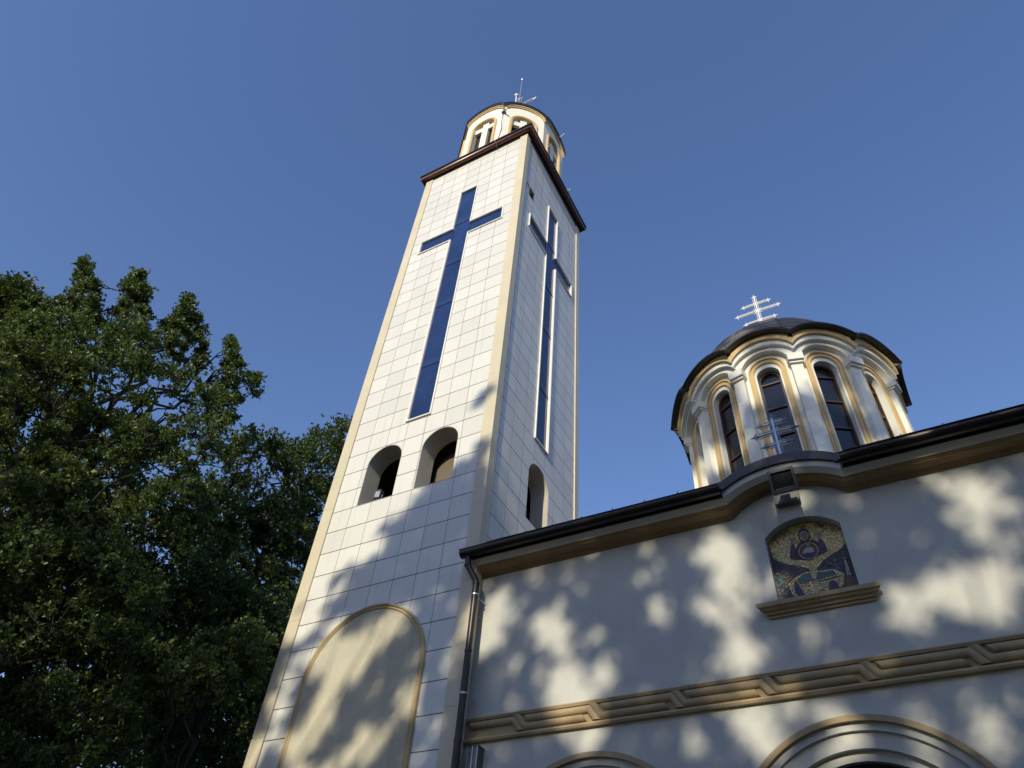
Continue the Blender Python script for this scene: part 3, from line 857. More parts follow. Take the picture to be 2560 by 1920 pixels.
# ------------------------------------------------------------------ lamps, cable, wall box
lamp = thing('floodlight', 'large grey square floodlight under the arched eave above the icon', 'floodlight', (5.1, -0.35, 8.15))
def tilt(mb_fn):
    return mb_fn
T = Matrix.Translation((5.085, -0.35, 8.145)) @ Matrix.Rotation(rad(18), 4, 'X')
mb = MB(); mb.shape(rect(-0.175, 0.175, -0.165, 0.165), [rect(-0.14, 0.14, -0.128, 0.128)], 0.0, 0.05, T @ front(0))
part(mb, 'front_frame', M['lamp_grey'], lamp)
mb = MB(); mb.shape(rect(-0.1398, 0.1398, -0.1278, 0.1278), [], 0.012, 0.022, T @ front(0)); part(mb, 'lamp_glass', M['lamp_glass'], lamp)
mb = MB(); mb.shape(rect(-0.12, 0.12, -0.112, -0.104), [], 0.0222, 0.028, T @ front(0)); part(mb, 'reflector_edge', M['silver'], lamp)
mb = MB(); mb.shape(rect(-0.172, 0.172, -0.16, 0.16), [], -0.05, -0.001, T @ front(0))
mb.shape(rect(-0.13, 0.13, -0.10, 0.12), [], -0.16, -0.0501, T @ front(0))
part(mb, 'housing', M['lamp_grey'], lamp)
mb = MB(); mb.shape([(4.87, 8.125), (4.855, 8.145), (4.855, 8.36), (5.20, 8.36), (5.20, 8.145), (5.185, 8.125)], [], -0.10, 0.0, front(0.10))
mb.box(4.97, 5.10, -0.20, -0.001, 8.20, 8.30)
part(mb, 'mounting_plate', M['lamp_grey'], lamp)
mb = MB(); mb.tube([(4.62, 0.19, 8.33), (4.75, 0.02, 8.33), (4.88, -0.12, 8.25), (4.92, -0.3, 8.2)], 0.006, 6); part(mb, 'power_cable', M['black_metal'], lamp)

lamp2 = thing('floodlight', 'small silver floodlight standing in the left arched opening of the tower', 'floodlight', (-2.72, 0.12, 10.42))
T = Matrix.Translation((-2.72, 0.10, 10.66)) @ Matrix.Rotation(rad(14), 4, 'Y') @ Matrix.Rotation(rad(10), 4, 'X')
mb = MB(); mb.shape(rect(-0.09, 0.09, -0.09, 0.09), [rect(-0.072, 0.072, -0.072, 0.072)], 0, 0.03, T @ front(0)); mb.shape(rect(-0.085, 0.085, -0.085, 0.085), [], -0.08, -0.001, T @ front(0))
part(mb, 'housing', M['lamp_grey'], lamp2)
mb = MB(); mb.shape(rect(-0.0718, 0.0718, -0.0718, 0.0718), [], 0.004, 0.012, T @ front(0)); part(mb, 'lamp_glass', M['silver'], lamp2)
mb = MB(); mb.tube([(-2.83, 0.12, 10.67), (-2.83, 0.12, 10.53), (-2.61, 0.12, 10.53), (-2.61, 0.12, 10.63)], 0.01, 6); mb.tube([(-2.72, 0.12, 10.416), (-2.72, 0.12, 10.53)], 0.02, 8)
part(mb, 'bracket', M['dark_steel'], lamp2)

cx2, cy2 = OX + 2.02 * math.cos(rad(-67.5)), OY + 2.02 * math.sin(rad(-67.5))
lamp3 = thing('spotlight', 'small white spotlight fixed under the belfry eave at a corner', 'spotlight', (cx2, cy2, 27.9))
T = Matrix.Translation((cx2 + 0.10, cy2 - 0.14, 27.8))
mb = MB(); mb.tube([T @ Vector((-0.02, 0.08, 0.02)), T @ Vector((0.08, -0.02, -0.03))], [0.035, 0.05], 10); part(mb, 'lamp_head', M['white_paint'], lamp3)
mb = MB(); mb.box(cx2 - 0.06, cx2 + 0.08, cy2 - 0.10, cy2 + 0.02, 27.76, 27.84); mb.tube([(cx2, cy2 - 0.05, 27.8), (cx2 + 0.02, cy2 - 0.22, 28.3)], 0.012, 6)
part(mb, 'bracket', M['dark_steel'], lamp3)
mb = MB()
mb.tube([(cx2, cy2 - 0.03, 27.9), (cx2 - 0.03, cy2 - 0.02, 27.2), (cx2 + 0.02, cy2 - 0.02, 26.5), (cx2 - 0.03, cy2 - 0.03, 25.75), (cx2 - 0.06, cy2 - 0.08, 25.2), (cx2 - 0.03, -0.18, 25.03), (cx2 + 0.05, -0.25, 24.86), (cx2 + 0.12, -0.21, 24.69), (cx2 + 0.1, -0.05, 24.56)], 0.013, 6)
tag(mb.build('power_cable', M['dark_steel']), 'thin cable running down the belfry corner and looping over the tower gutter', 'cable')
for nm, lb, x, y, z, sx, sy in (('eave_clamp', 'small white clamp sticking out of the dome eave at its right end', OX + 2.25 * math.cos(rad(-22.5 + 22)), OY + 2.25 * math.sin(rad(-22.5 + 22)), 28.1, 1, 0), ('gutter_clamp', 'small white clamp on the tower gutter above its side face', 0.20, 2.6, 24.98, 1, 0.1)):
    mb = MB(); mb.tube([(x - 0.1, y, z), (x + 0.06, y, z + 0.03), (x + 0.10, y, z + 0.10)], 0.014, 6); mb.tube([(x + 0.05, y - 0.08, z), (x + 0.05, y + 0.08, z + 0.02)], 0.014, 6)
    tag(mb.build(nm, M['white_paint']), lb, 'clamp')

bx = thing('wall_louvre_box', 'narrow grey slatted box on the wall beside the brown downpipe', 'louvre box', (0.26, 0.07, 5.05))
mb = MB(); mb.box(0.165, 0.325, 0.06, S - 0.001, 4.65, 5.36); mb.box(0.155, 0.335, 0.05, S - 0.002, 5.361, 5.375); part(mb, 'housing', M['lamp_grey'], bx)
mb = MB()
for z in np.arange(4.67, 5.33, 0.022):
    for x0_, x1_ in ((0.172, 0.240), (0.252, 0.318)): mb.add([(x0_, 0.058, z), (x1_, 0.058, z), (x1_, 0.045, z + 0.010), (x0_, 0.045, z + 0.010), (x0_, 0.058, z + 0.012), (x1_, 0.058, z + 0.012)], [(0, 1, 2, 3), (3, 2, 5, 4)])
mb.box(0.165, 0.171, 0.040, 0.0595, 4.65, 5.36); mb.box(0.319, 0.325, 0.040, 0.0595, 4.65, 5.36); mb.box(0.241, 0.251, 0.040, 0.0595, 4.65, 5.36)
part(mb, 'slatted_grille', M['silver'], bx)

# ------------------------------------------------------------------ mosaic icon in the niche
icon = thing('mosaic_icon', 'gold mosaic icon of a robed figure above a fountain in an arched niche', 'mosaic', (5.1, 0.355, 6.75))
GOLD = mosaic_mat('gold_tesserae', [(0.40, 0.26, 0.06), (0.78, 0.58, 0.19), (0.95, 0.82, 0.42), (0.58, 0.40, 0.11)], 0.30, 0.25)
NAVY = mosaic_mat('dark_tesserae', [(0.020, 0.026, 0.04), (0.05, 0.06, 0.075), (0.028, 0.030, 0.04), (0.09, 0.08, 0.075)], 0.4)
MAROON = mosaic_mat('maroon_tesserae', [(0.075, 0.013, 0.02), (0.12, 0.025, 0.035), (0.04, 0.010, 0.025)], 0.4)
BLUE = mosaic_mat('blue_tesserae', [(0.02, 0.035, 0.12), (0.04, 0.07, 0.18), (0.012, 0.02, 0.07)], 0.4)
TEAL = mosaic_mat('teal_tesserae', [(0.04, 0.12, 0.13), (0.07, 0.18, 0.18), (0.03, 0.07, 0.09)], 0.4)
SKIN = mosaic_mat('skin_tesserae', [(0.33, 0.25, 0.18), (0.42, 0.32, 0.24), (0.28, 0.21, 0.16)], 0.5, 0, 130)
WHITE = mosaic_mat('white_tesserae', [(0.55, 0.50, 0.42), (0.7, 0.66, 0.58)], 0.45)
STONE = mosaic_mat('stone_tesserae', [(0.55, 0.42, 0.18), (0.78, 0.64, 0.32), (0.36, 0.25, 0.12), (0.20, 0.17, 0.14)], 0.35, 0.4)
BROWN = mosaic_mat('brown_tesserae', [(0.10, 0.06, 0.03), (0.20, 0.10, 0.04)], 0.4)
def mos(name, mat, polys, layer, holes=None):
    for p in polys:
        mb = MB(); mb.shape([(5.1 + a, 6.75 + b) for a, b in p], [], 0.0, 0.004 + layer * 0.0035, front(0.355))
        part(mb, name, mat, icon)
def disc(c, r, n=24): return [(c[0] + r * math.cos(2 * math.pi * i / n), c[1] + r * math.sin(2 * math.pi * i / n)) for i in range(n)]
def ring(name, mat, c, r, w, layer):
    mb = MB(); mb.shape([(5.1 + a, 6.75 + b) for a, b in disc(c, r, 32)], [[(5.1 + a, 6.75 + b) for a, b in disc(c, r - w, 32)]], 0, 0.004 + layer * 0.0035, front(0.355)); return part(mb, name, mat, icon)
panel = [(-0.498, -0.083), (0.498, -0.083), (0.498, 0.94)] + [(x - 5.1, z - 6.75) for x, z in reversed(seg_arc(4.602, 7.69, 5.598, 7.69, 0.222, 16))]
mos('backdrop', NAVY, [panel], 0)
mos('gold_sky', GOLD, [[(-0.497, 0.86), (-0.473, 0.774), (-0.469, 0.70), (-0.384, 0.625), (-0.287, 0.553), (-0.184, 0.512), (-0.053, 0.442), (0.059, 0.42), (0.18, 0.52), (0.293, 0.578), (0.402, 0.626), (0.497, 0.70), (0.497, 0.935)] + [(x - 5.1, z - 6.752) for x, z in reversed(seg_arc(4.605, 7.685, 5.595, 7.685, 0.22, 16))]], 1)
mos('robe', MAROON, [[(-0.246, 0.649), (-0.227, 0.744), (-0.143, 0.76), (-0.084, 0.843), (-0.029, 0.88), (0.038, 0.845), (0.088, 0.86), (0.158, 0.802), (0.24, 0.724), (0.25, 0.633), (0.206, 0.617), (0.099, 0.584), (-0.025, 0.56), (-0.2, 0.604)]], 2)
mos('sleeve', BLUE, [[(-0.222, 0.743), (-0.187, 0.847), (-0.159, 0.845), (-0.144, 0.779), (-0.164, 0.70)], [(0.168, 0.826), (0.212, 0.829), (0.24, 0.724), (0.217, 0.664), (0.179, 0.696)]], 3)
mos('raised_hand', SKIN, [[(-0.194, 0.86), (-0.189, 0.905), (-0.21, 0.945), (-0.203, 0.958), (-0.184, 0.94), (-0.182, 0.972), (-0.172, 0.972), (-0.164, 0.935), (-0.15, 0.945), (-0.146, 0.905), (-0.159, 0.845)],
     [(0.172, 0.843), (0.168, 0.90), (0.160, 0.935), (0.170, 0.94), (0.188, 0.915), (0.198, 0.965), (0.208, 0.965), (0.214, 0.925), (0.228, 0.95), (0.234, 0.94), (0.221, 0.876), (0.196, 0.831)]], 3)
ring('halo', BROWN, (0.01, 0.945), 0.145, 0.008, 2)
mos('hood', MAROON, [[(-0.07, 0.89), (-0.072, 0.97), (-0.05, 1.03), (0.0, 1.062), (0.05, 1.045), (0.08, 0.99), (0.079, 0.92), (0.054, 0.865), (-0.002, 0.833), (-0.053, 0.857)]], 4)
mos('veil_edge', WHITE, [[(-0.052, 0.90), (-0.047, 0.985), (-0.005, 1.012), (0.045, 1.0), (0.072, 0.955), (0.050, 0.88), (0.014, 0.85), (-0.025, 0.862)]], 5)
mos('face', SKIN, [[(-0.043, 0.912), (-0.038, 0.979), (-0.003, 1.0), (0.041, 0.988), (0.064, 0.953), (0.043, 0.889), (0.014, 0.862), (-0.017, 0.871)]], 6)
mos('face_feature', BROWN, [[(-0.028, 0.952), (-0.008, 0.954), (-0.008, 0.947), (-0.028, 0.945)], [(0.022, 0.951), (0.045, 0.946), (0.045, 0.939), (0.022, 0.944)], [(0.008, 0.945), (0.014, 0.945), (0.016, 0.912), (0.006, 0.912)], [(0.0, 0.895), (0.026, 0.893), (0.02, 0.886), (0.006, 0.887)]], 7)
mos('medallion', BROWN, [disc((0.012, 0.69), 0.128)], 4)
ring('medallion_rim', WHITE, (0.012, 0.69), 0.13, 0.010, 5)
mos('child', WHITE, [[(-0.072, 0.682), (-0.034, 0.728), (-0.003, 0.743), (0.044, 0.747), (0.082, 0.71), (0.081, 0.666), (0.05, 0.64), (-0.05, 0.645)]], 5)
mos('child_head', SKIN, [disc((0.022, 0.772), 0.030, 14)], 6)
mos('child_robe', BLUE, [[(-0.066, 0.655), (-0.03, 0.662), (0.04, 0.652), (0.095, 0.655), (0.075, 0.592), (0.01, 0.570), (-0.054, 0.595)]], 6)
mos('fountain_stream', STONE, [[(-0.035, 0.445), (0.059, 0.43), (0.047, 0.339), (0.01, 0.254), (-0.02, 0.261), (-0.042, 0.361)]], 4)
mos('basin_body', STONE, [[(-0.346, 0.252), (-0.193, 0.207), (0.208, 0.218), (0.36, 0.235), (0.328, 0.109), (0.18, 0.02), (-0.25, 0.01), (-0.328, 0.12)]], 2)
mos('basin_rim', GOLD, [[(-0.342, 0.272), (-0.236, 0.342), (-0.117, 0.389), (0.258, 0.352), (0.366, 0.259), (0.36, 0.235), (0.245, 0.242), (-0.199, 0.208), (-0.331, 0.238)]], 2)
mos('basin_water', TEAL, [[(-0.223, 0.308), (-0.1, 0.375), (0.235, 0.334), (0.279, 0.285), (0.245, 0.262), (-0.197, 0.228)]], 3)
mos('kneeling_figure', BLUE, [[(-0.27, 0.266), (-0.234, 0.268), (-0.205, 0.189), (-0.166, 0.05), (-0.253, 0.04), (-0.282, 0.165)]], 3)
mos('kneeling_figure', NAVY, [[(0.155, 0.179), (0.212, 0.197), (0.253, 0.141), (0.263, 0.03), (0.122, 0.035)]], 3)
mos('bystander', TEAL, [[(0.286, 0.45), (0.316, 0.464), (0.336, 0.338), (0.262, 0.338)], [(-0.47, 0.42), (-0.43, 0.43), (-0.38, 0.30), (-0.44, 0.25), (-0.48, 0.28)]], 1)
mos('bystander', BROWN, [[(-0.361, 0.381), (-0.317, 0.413), (-0.28, 0.344), (-0.331, 0.29), (-0.368, 0.288)], [(0.342, 0.198), (0.446, 0.204), (0.495, 0.162), (0.488, 0.053), (0.331, 0.068)], [(-0.191, 0.471), (-0.152, 0.483), (-0.108, 0.429), (-0.137, 0.393), (-0.191, 0.395)]], 1)
mos('standing_saint', WHITE, [[(0.411, 0.454), (0.429, 0.456), (0.433, 0.40), (0.441, 0.226), (0.425, 0.226), (0.420, 0.38), (0.412, 0.226), (0.396, 0.229)]], 1)
mos('bystander_face', SKIN, [disc((-0.17, 0.475), 0.018, 10), disc((0.30, 0.468), 0.018, 10), disc((0.42, 0.47), 0.018, 10), disc((-0.45, 0.44), 0.018, 10), disc((-0.33, 0.415), 0.016, 10), disc((0.24, 0.43), 0.015, 10), disc((0.20, 0.44), 0.013, 10), disc((-0.25, 0.285), 0.016, 10)], 4)
def lettering(text, path, size, layer):
    mb = MB()
    for i, ch in enumerate(text):
        fr = i / max(1, len(text) - 1) * (len(path) - 1); j = min(int(fr), len(path) - 2); t = fr - j
        p = Vector(path[j]) * (1 - t) + Vector(path[j + 1]) * t; d = Vector(path[j + 1]) - Vector(path[j])
        cu = bpy.data.curves.new('letter', 'FONT'); cu.body = ch; cu.size = size; cu.align_x = 'CENTER'; cu.extrude = 0.002; cu.offset = 0.001
        ob = bpy.data.objects.new('letter', cu); COL.objects.link(ob)
        dg = bpy.context.evaluated_depsgraph_get(); me = ob.evaluated_get(dg).to_mesh()
        mtx = front(0.355) @ Matrix.Translation((5.1 + p.x, 6.75 + p.y, 0.0075)) @ Matrix.Rotation(math.atan2(d.y, d.x), 4, 'Z') @ Matrix.Scale(0.62, 4, (1, 0, 0))
        mb.add([v.co.copy() for v in me.vertices], [tuple(q.vertices) for q in me.polygons], None, False, mtx)
        ob.evaluated_get(dg).to_mesh_clear(); bpy.data.objects.remove(ob); bpy.data.curves.remove(cu)
    return part(mb, 'inscription', BROWN, icon)
lettering('IZVORUL', [(-0.395, 0.875), (-0.319, 0.945), (-0.262, 0.985), (-0.21, 1.01), (-0.155, 1.035)], 0.115, 2)
lettering('TĂMĂDUIRII', [(0.175, 1.03), (0.256, 0.995), (0.336, 0.95), (0.42, 0.885)], 0.115, 2)

# ------------------------------------------------------------------ trees
LEAF = np.array([(0, 0, 0), (0.20, 0.30, 0.06), (0.26, 0.72, 0.05), (0.0, 1.0, -0.04), (-0.26, 0.72, 0.05), (-0.20, 0.30, 0.06)])
def leaves_mesh(name, pos, axis, length, mat, parent, loc, seed, per=6, spread=0.9):
    """rosettes of leaves: pos (n,3), axis (n,3) of the twig end"""
    r = np.random.default_rng(seed)
    n = len(pos)
    ax = axis / (np.linalg.norm(axis, axis=1, keepdims=True) + 1e-9)
    tmp = np.where(np.abs(ax[:, 2:3]) < 0.9, np.array([[0, 0, 1.0]]), np.array([[1.0, 0, 0]]))
    u = np.cross(ax, tmp); u /= np.linalg.norm(u, axis=1, keepdims=True); w = np.cross(ax, u)
    P = np.repeat(pos, per, 0); A = np.repeat(ax, per, 0); U = np.repeat(u, per, 0); Wv = np.repeat(w, per, 0)
    N = n * per
    ph = np.tile(np.arange(per) * 2 * math.pi / per, n) + np.repeat(r.uniform(0, 6.28, n), per) + r.normal(0, 0.35, N)
    th = r.uniform(0.35, 1.35, N) * spread
    rd = U * np.cos(ph)[:, None] + Wv * np.sin(ph)[:, None]
    d = A * np.cos(th)[:, None] + rd * np.sin(th)[:, None]          # leaf direction
    sd = np.cross(d, A + 1e-3); sd /= (np.linalg.norm(sd, axis=1, keepdims=True) + 1e-9)
    roll = r.normal(0, 0.5, N)
    nm = np.cross(sd, d)
    s2 = sd * np.cos(roll)[:, None] + nm * np.sin(roll)[:, None]; n2 = np.cross(s2, d)
    L = length * r.uniform(0.65, 1.25, N)
    base = P + d * (0.10 * L)[:, None] + A * r.uniform(-0.5, 0.1, N)[:, None] * length
    V = base[:, None, :] + L[:, None, None] * (LEAF[None, :, 0:1] * s2[:, None, :] + LEAF[None, :, 1:2] * d[:, None, :] + LEAF[None, :, 2:3] * n2[:, None, :])
    V = V.reshape(-1, 3) - np.array(loc)
    idx = (np.arange(N) * 6)[:, None]
    F = np.concatenate([idx + np.array([0, 1, 2, 3]), idx + np.array([3, 4, 5, 0])], 1).reshape(-1)
    me = bpy.data.meshes.new(name)
    me.vertices.add(len(V)); me.vertices.foreach_set('co', V.astype(np.float32).ravel())
    me.loops.add(len(F)); me.loops.foreach_set('vertex_index', F.astype(np.int32))
    nf = len(F) // 4
    me.polygons.add(nf); me.polygons.foreach_set('loop_start', (np.arange(nf) * 4).astype(np.int32)); me.polygons.foreach_set('loop_total', np.full(nf, 4, np.int32))
    me.materials.append(mat); me.update(calc_edges=True); me.validate()
    ob = bpy.data.objects.new(name, me); COL.objects.link(ob); ob.parent = parent
    return ob

def curve_pts(a, b, sag, r, n=6, wob=0.12):
    a, b = np.array(a, float), np.array(b, float); L = np.linalg.norm(b - a)
    out = []
    for i in range(n + 1):
        t = i / n
        p = a * (1 - t) + b * t
        p[2] += sag * L * 4 * t * (1 - t)
        if 0 < i < n: p = p + r.normal(0, wob * L / n, 3)
        out.append(p)
    return out

def tree(name, label, base, tips, clumps, crad, leaf_mat_, leaf_len, rosettes, seed, r0=0.32, trunk_top=None, group=None, rng_up=0.5, cat='tree', gap=0.15, twig=True, small=0, low=0.22):
    r = np.random.default_rng(seed)
    root = thing(name, label, cat, tuple(base), group)
    base = np.array(base, float)
    tips = np.array(tips, float); clumps = np.array(clumps, float)
    top = np.array(trunk_top if trunk_top is not None else tips[np.argmax(tips[:, 2])], float)
    tr = MB(); br = MB()
    tp = curve_pts(base, top, 0.0, r, 10, 0.22)
    tr.tube([tuple(p) for p in tp], [r0 * (1.25 if i == 0 else 1) * (1 - 0.93 * i / 10) + 0.012 for i in range(11)], 9)
    nodes = []; nr = []
    for i, p in enumerate(tp):
        if i >= 3: nodes.append(p); nr.append(r0 * (1 - 0.93 * i / 10))
    H = top[2] - base[2]
    for t in tips:
        dz = t[2] - base[2]; hor = np.linalg.norm(t[:2] - base[:2])
        za = np.clip(dz - hor * r.uniform(0.6, 1.1), low * H, 0.82 * H)
        i = min(9, max(1, int(za / H * 10))); a = tp[i]
        ra = r0 * (1 - 0.93 * i / 10) * r.uniform(0.45, 0.65) + 0.02
        pts = curve_pts(a, t, r.uniform(-0.06, 0.03), r, 8, 0.30)
        br.tube([tuple(p) for p in pts], [ra * (1 - 0.93 * k / 8) + 0.008 for k in range(9)], 7)
        for k, p in enumerate(pts[2:]): nodes.append(p); nr.append(ra * (1 - 0.9 * (k + 2) / 8))
    nodes = np.array(nodes)
    P, A = [], []
    for ci, c in enumerate(clumps):
        d = np.linalg.norm(nodes - c, axis=1) + 0.9 * np.maximum(0, nodes[:, 2] - c[2])
        j = int(np.argmin(d)); a = nodes[j]
        L = np.linalg.norm(c - a)
        if L > 0.15 and twig:
            pts = curve_pts(a, c, r.uniform(-0.05, 0.04), r, 4, 0.2)
            br.tube([tuple(p) for p in pts], [min(0.035, 0.010 + 0.012 * L) * (1 - 0.75 * k / 4) for k in range(5)], 5)
        out = c - (base + np.array([0, 0, H * 0.45])); out /= np.linalg.norm(out) + 1e-6
        dirm = out * 0.55 + np.array([0, 0, rng_up]); dirm /= np.linalg.norm(dirm)
        R = crad * r.uniform(0.7, 1.3)
        n = max(6, int(rosettes * r.uniform(0.6, 1.35)))
        if len(clumps) - ci <= small: R = crad * (0.36 if len(clumps) - ci > small - 39 and small > 39 and len(clumps) - ci > 78 else r.uniform(0.45, 0.62)); n = int(rosettes * 0.55); dirm = np.array([0, 0, 1.0])
        # a few sprigs per clump; rosettes sit along and at the end of each sprig
        ns = 6
        for s in range(ns):
            dv = r.normal(0, 1, 3); dv /= np.linalg.norm(dv); dv = dv + dirm * 0.8; dv /= np.linalg.norm(dv)
            m = n // ns
            tt = r.uniform(0.15, 1.0, m) ** 0.7
            q = c + dv * (tt * R * r.uniform(0.7, 1.15))[:, None] + r.normal(0, 0.10 * R + 0.03, (m, 3))
            P.append(q); ax = dv[None] * 0.8 + r.normal(0, 0.45, (m, 3)) + np.array([[0, 0, 0.25]]); A.append(ax)
            if twig: br.tube([tuple(c), tuple(c + dv * R * 0.6), tuple(c + dv * R * 0.95 + np.array([0, 0, 0.05]))], [0.012, 0.008, 0.004], 4, cap=False)
    P = np.concatenate(P); A = np.concatenate(A)
    part(tr, 'trunk', M['bark'], root); part(br, 'branches', M['bark'], root)
    leaves_mesh('crown', P, A, leaf_len, leaf_mat_, root, tuple(base), seed + 1)
    return root

def px_dir(x, y):                          # direction of a point of the 2212-wide view
    x *= 2560 / 2212; y *= 2560 / 2212
    f = 1815.27
    return np.array(RIGHT) * (x - 1280) / f + np.array(DOWN) * (y - 960) / f + np.array(FWD)
def at_dist(x, y, d):                      # point at horizontal distance d in that direction
    v = px_dir(x, y); return np.array(CAM) + v * d / math.hypot(v[0], v[1])
def inside(poly, x, y):
    c = False; n = len(poly)
    for i in range(n):
        x1, y1 = poly[i]; x2, y2 = poly[(i + 1) % n]
        if (y1 > y) != (y2 > y) and x < (x2 - x1) * (y - y1) / (y2 - y1) + x1: c = not c
    return c
def crown_points(poly, n, d0, d1, seed, mind=0.0):
    r = np.random.default_rng(seed); out = []
    xs = [p[0] for p in poly]; ys = [p[1] for p in poly]; tries = 0
    while len(out) < n and tries < n * 60:
        tries += 1
        x, y = r.uniform(min(xs), max(xs)), r.uniform(min(ys), max(ys))
        if not inside(poly, x, y): continue
        p = at_dist(x, y, r.uniform(d0, d1))
        if p[2] < 2.5: continue
        if mind and out and np.min(np.linalg.norm(np.array(out) - p, axis=1)) < mind: continue
        out.append(p)
    return np.array(out)
def foot(x, y, d):
    p = at_dist(x, y, d); return (p[0], p[1], 0.0)

# main oak: the limbs end where the crown has its spires
oakA_tips = [at_dist(*q) for q in [(176, 585, 17), (150, 640, 16.2), (205, 640, 17.6), (293, 610, 17.2), (250, 660, 16), (398, 660, 17.6), (360, 700, 16.5), (430, 760, 17.8), (490, 765, 18), (515, 800, 18.2), (470, 880, 17.4), (80, 670, 15.5), (60, 760, 15), (120, 900, 14.2), (300, 900, 14.8), (230, 1050, 14), (420, 1000, 16.5), (40, 1000, 14)]]
spires = [(176, 572), (170, 596), (190, 612), (163, 632), (196, 648), (178, 668), (150, 668), (205, 690), (300, 590), (289, 606), (306, 622), (272, 618), (292, 648), (268, 652), (305, 672), (258, 672), (406, 645), (395, 662), (411, 682), (378, 692), (399, 716), (357, 704), (425, 728), (420, 690), (365, 735), (440, 752), (498, 738), (506, 768), (518, 792), (486, 792), (532, 812), (502, 832), (478, 832), (498, 868), (74, 655), (52, 668), (100, 672), (124, 656), (20, 690)]
r_ = np.random.default_rng(44)
spires = spires + [(x + r_.normal(0, 6), y + abs(r_.normal(0, 12)) + 6) for x, y in spires] + [(x + r_.normal(0, 9), y + abs(r_.normal(0, 14)) + 14) for x, y in spires]
sp_cl = np.array([at_dist(x, y, r_.uniform(16.2, 17.8)) for x, y in spires])
polyA = [(20, 740), (100, 700), (160, 700), (240, 700), (330, 735), (430, 790), (480, 850), (480, 920), (495, 1000), (470, 1100), (380, 1250), (250, 1350), (60, 1350), (-60, 1200), (-60, 800)]
oakA_cl = crown_points(polyA, 240, 13.6, 18.4, 11, 0.46)
oakA = tree('oak_tree', 'tallest dark green oak with pointed limbs against the sky at the left', foot(120, 1700, 16.5), oakA_tips, np.concatenate([oakA_cl, sp_cl]), 0.50, M['leaf_oak'], 0.082, 100, 101, 0.34, at_dist(190, 760, 16.8), 'trees left of the tower', small=len(sp_cl))
# back oak right of it, up to the tower edge
polyB = [(500, 960), (530, 955), (545, 935), (575, 960), (600, 950), (640, 975), (665, 960), (690, 935), (715, 955), (735, 925), (760, 930), (740, 1010), (700, 1130), (660, 1250), (630, 1400), (560, 1500), (440, 1480), (380, 1300), (400, 1100), (470, 1000)]
oakB_tips = [at_dist(*q) for q in [(545, 960, 22), (600, 970, 23), (690, 955, 23), (738, 945, 24), (640, 1000, 22), (500, 1050, 21), (450, 1150, 20.5), (560, 1150, 21), (650, 1150, 22), (600, 1300, 21)]]
oakB_cl = np.concatenate([np.array(oakB_tips), crown_points(polyB, 170, 19.5, 24, 12, 0.55)])
tree('oak_tree', 'dense green oak behind the cream left edge of the tower', foot(590, 1750, 22), oakB_tips, oakB_cl, 0.72, M['leaf_deep'], 0.11, 76, 102, 0.36, at_dist(620, 1040, 22), 'trees left of the tower')
# yellow green tree at the left edge
polyC = [(-60, 600), (-10, 600), (25, 615), (60, 640), (70, 700), (90, 760), (80, 850), (30, 900), (-60, 900)]
tC = [at_dist(*q) for q in [(10, 640, 20.5), (40, 680, 21), (-30, 640, 20), (60, 760, 20), (10, 830, 20)]]
tree('broadleaf_tree', 'yellow green tree cut off by the left picture edge', foot(-120, 1500, 20.5), tC, np.concatenate([np.array(tC), crown_points(polyC, 70, 19.5, 22, 13, 0.4)]), 0.7, M['leaf_light'], 0.12, 60, 103, 0.28, at_dist(-20, 700, 20.5), 'trees left of the tower')
# lower dark trees that fill the bottom left
polyD = [(-80, 1180), (80, 1150), (250, 1200), (330, 1350), (300, 1500), (250, 1720), (-80, 1720)]
tD = [at_dist(*q) for q in [(30, 1200, 15), (150, 1220, 15), (250, 1300, 15.5), (100, 1350, 14), (20, 1450, 14), (200, 1500, 14.5), (120, 1600, 14)]]
tree('broadleaf_tree', 'dark shaded tree filling the lower left corner', foot(60, 1760, 14.6), tD, np.concatenate([np.array(tD), crown_points(polyD, 135, 13, 17, 14, 0.45)]), 0.6, M['leaf_deep'], 0.076, 100, 104, 0.25, at_dist(110, 1260, 14.8), 'trees left of the tower')
polyE = [(300, 1250), (420, 1230), (560, 1300), (640, 1330), (600, 1480), (560, 1600), (520, 1720), (240, 1720), (270, 1500)]
tE = [at_dist(*q) for q in [(420, 1280, 18), (520, 1340, 18.5), (590, 1400, 19), (350, 1400, 17.5), (450, 1500, 18), (530, 1560, 18.5), (350, 1600, 17.5)]]
tree('broadleaf_tree', 'dark shaded tree low beside the foot of the tower', foot(430, 1800, 18.3), tE, np.concatenate([np.array(tE), crown_points(polyE, 140, 17, 20.5, 15, 0.5)]), 0.7, M['leaf_deep'], 0.10, 74, 105, 0.28, at_dist(460, 1330, 18.3), 'trees left of the tower')
polyF = [(330, 1440), (400, 1400), (450, 1400), (500, 1370), (535, 1370), (550, 1400), (545, 1440), (525, 1480), (470, 1520), (400, 1530), (350, 1500)]
tF = [at_dist(*q) for q in [(525, 1400, 14.5), (490, 1420, 13.5), (430, 1450, 12.6), (370, 1480, 12.5)]]
tree('young_tree', 'slender young tree with lighter leaves in front of the dark trees', foot(440, 1800, 13.8), tF, np.concatenate([np.array(tF), crown_points(polyF, 48, 13.0, 15, 16, 0.25)]), 0.38, M['leaf_oak'], 0.078, 70, 106, 0.08, at_dist(450, 1440, 13.8), 'trees left of the tower', low=0.72)
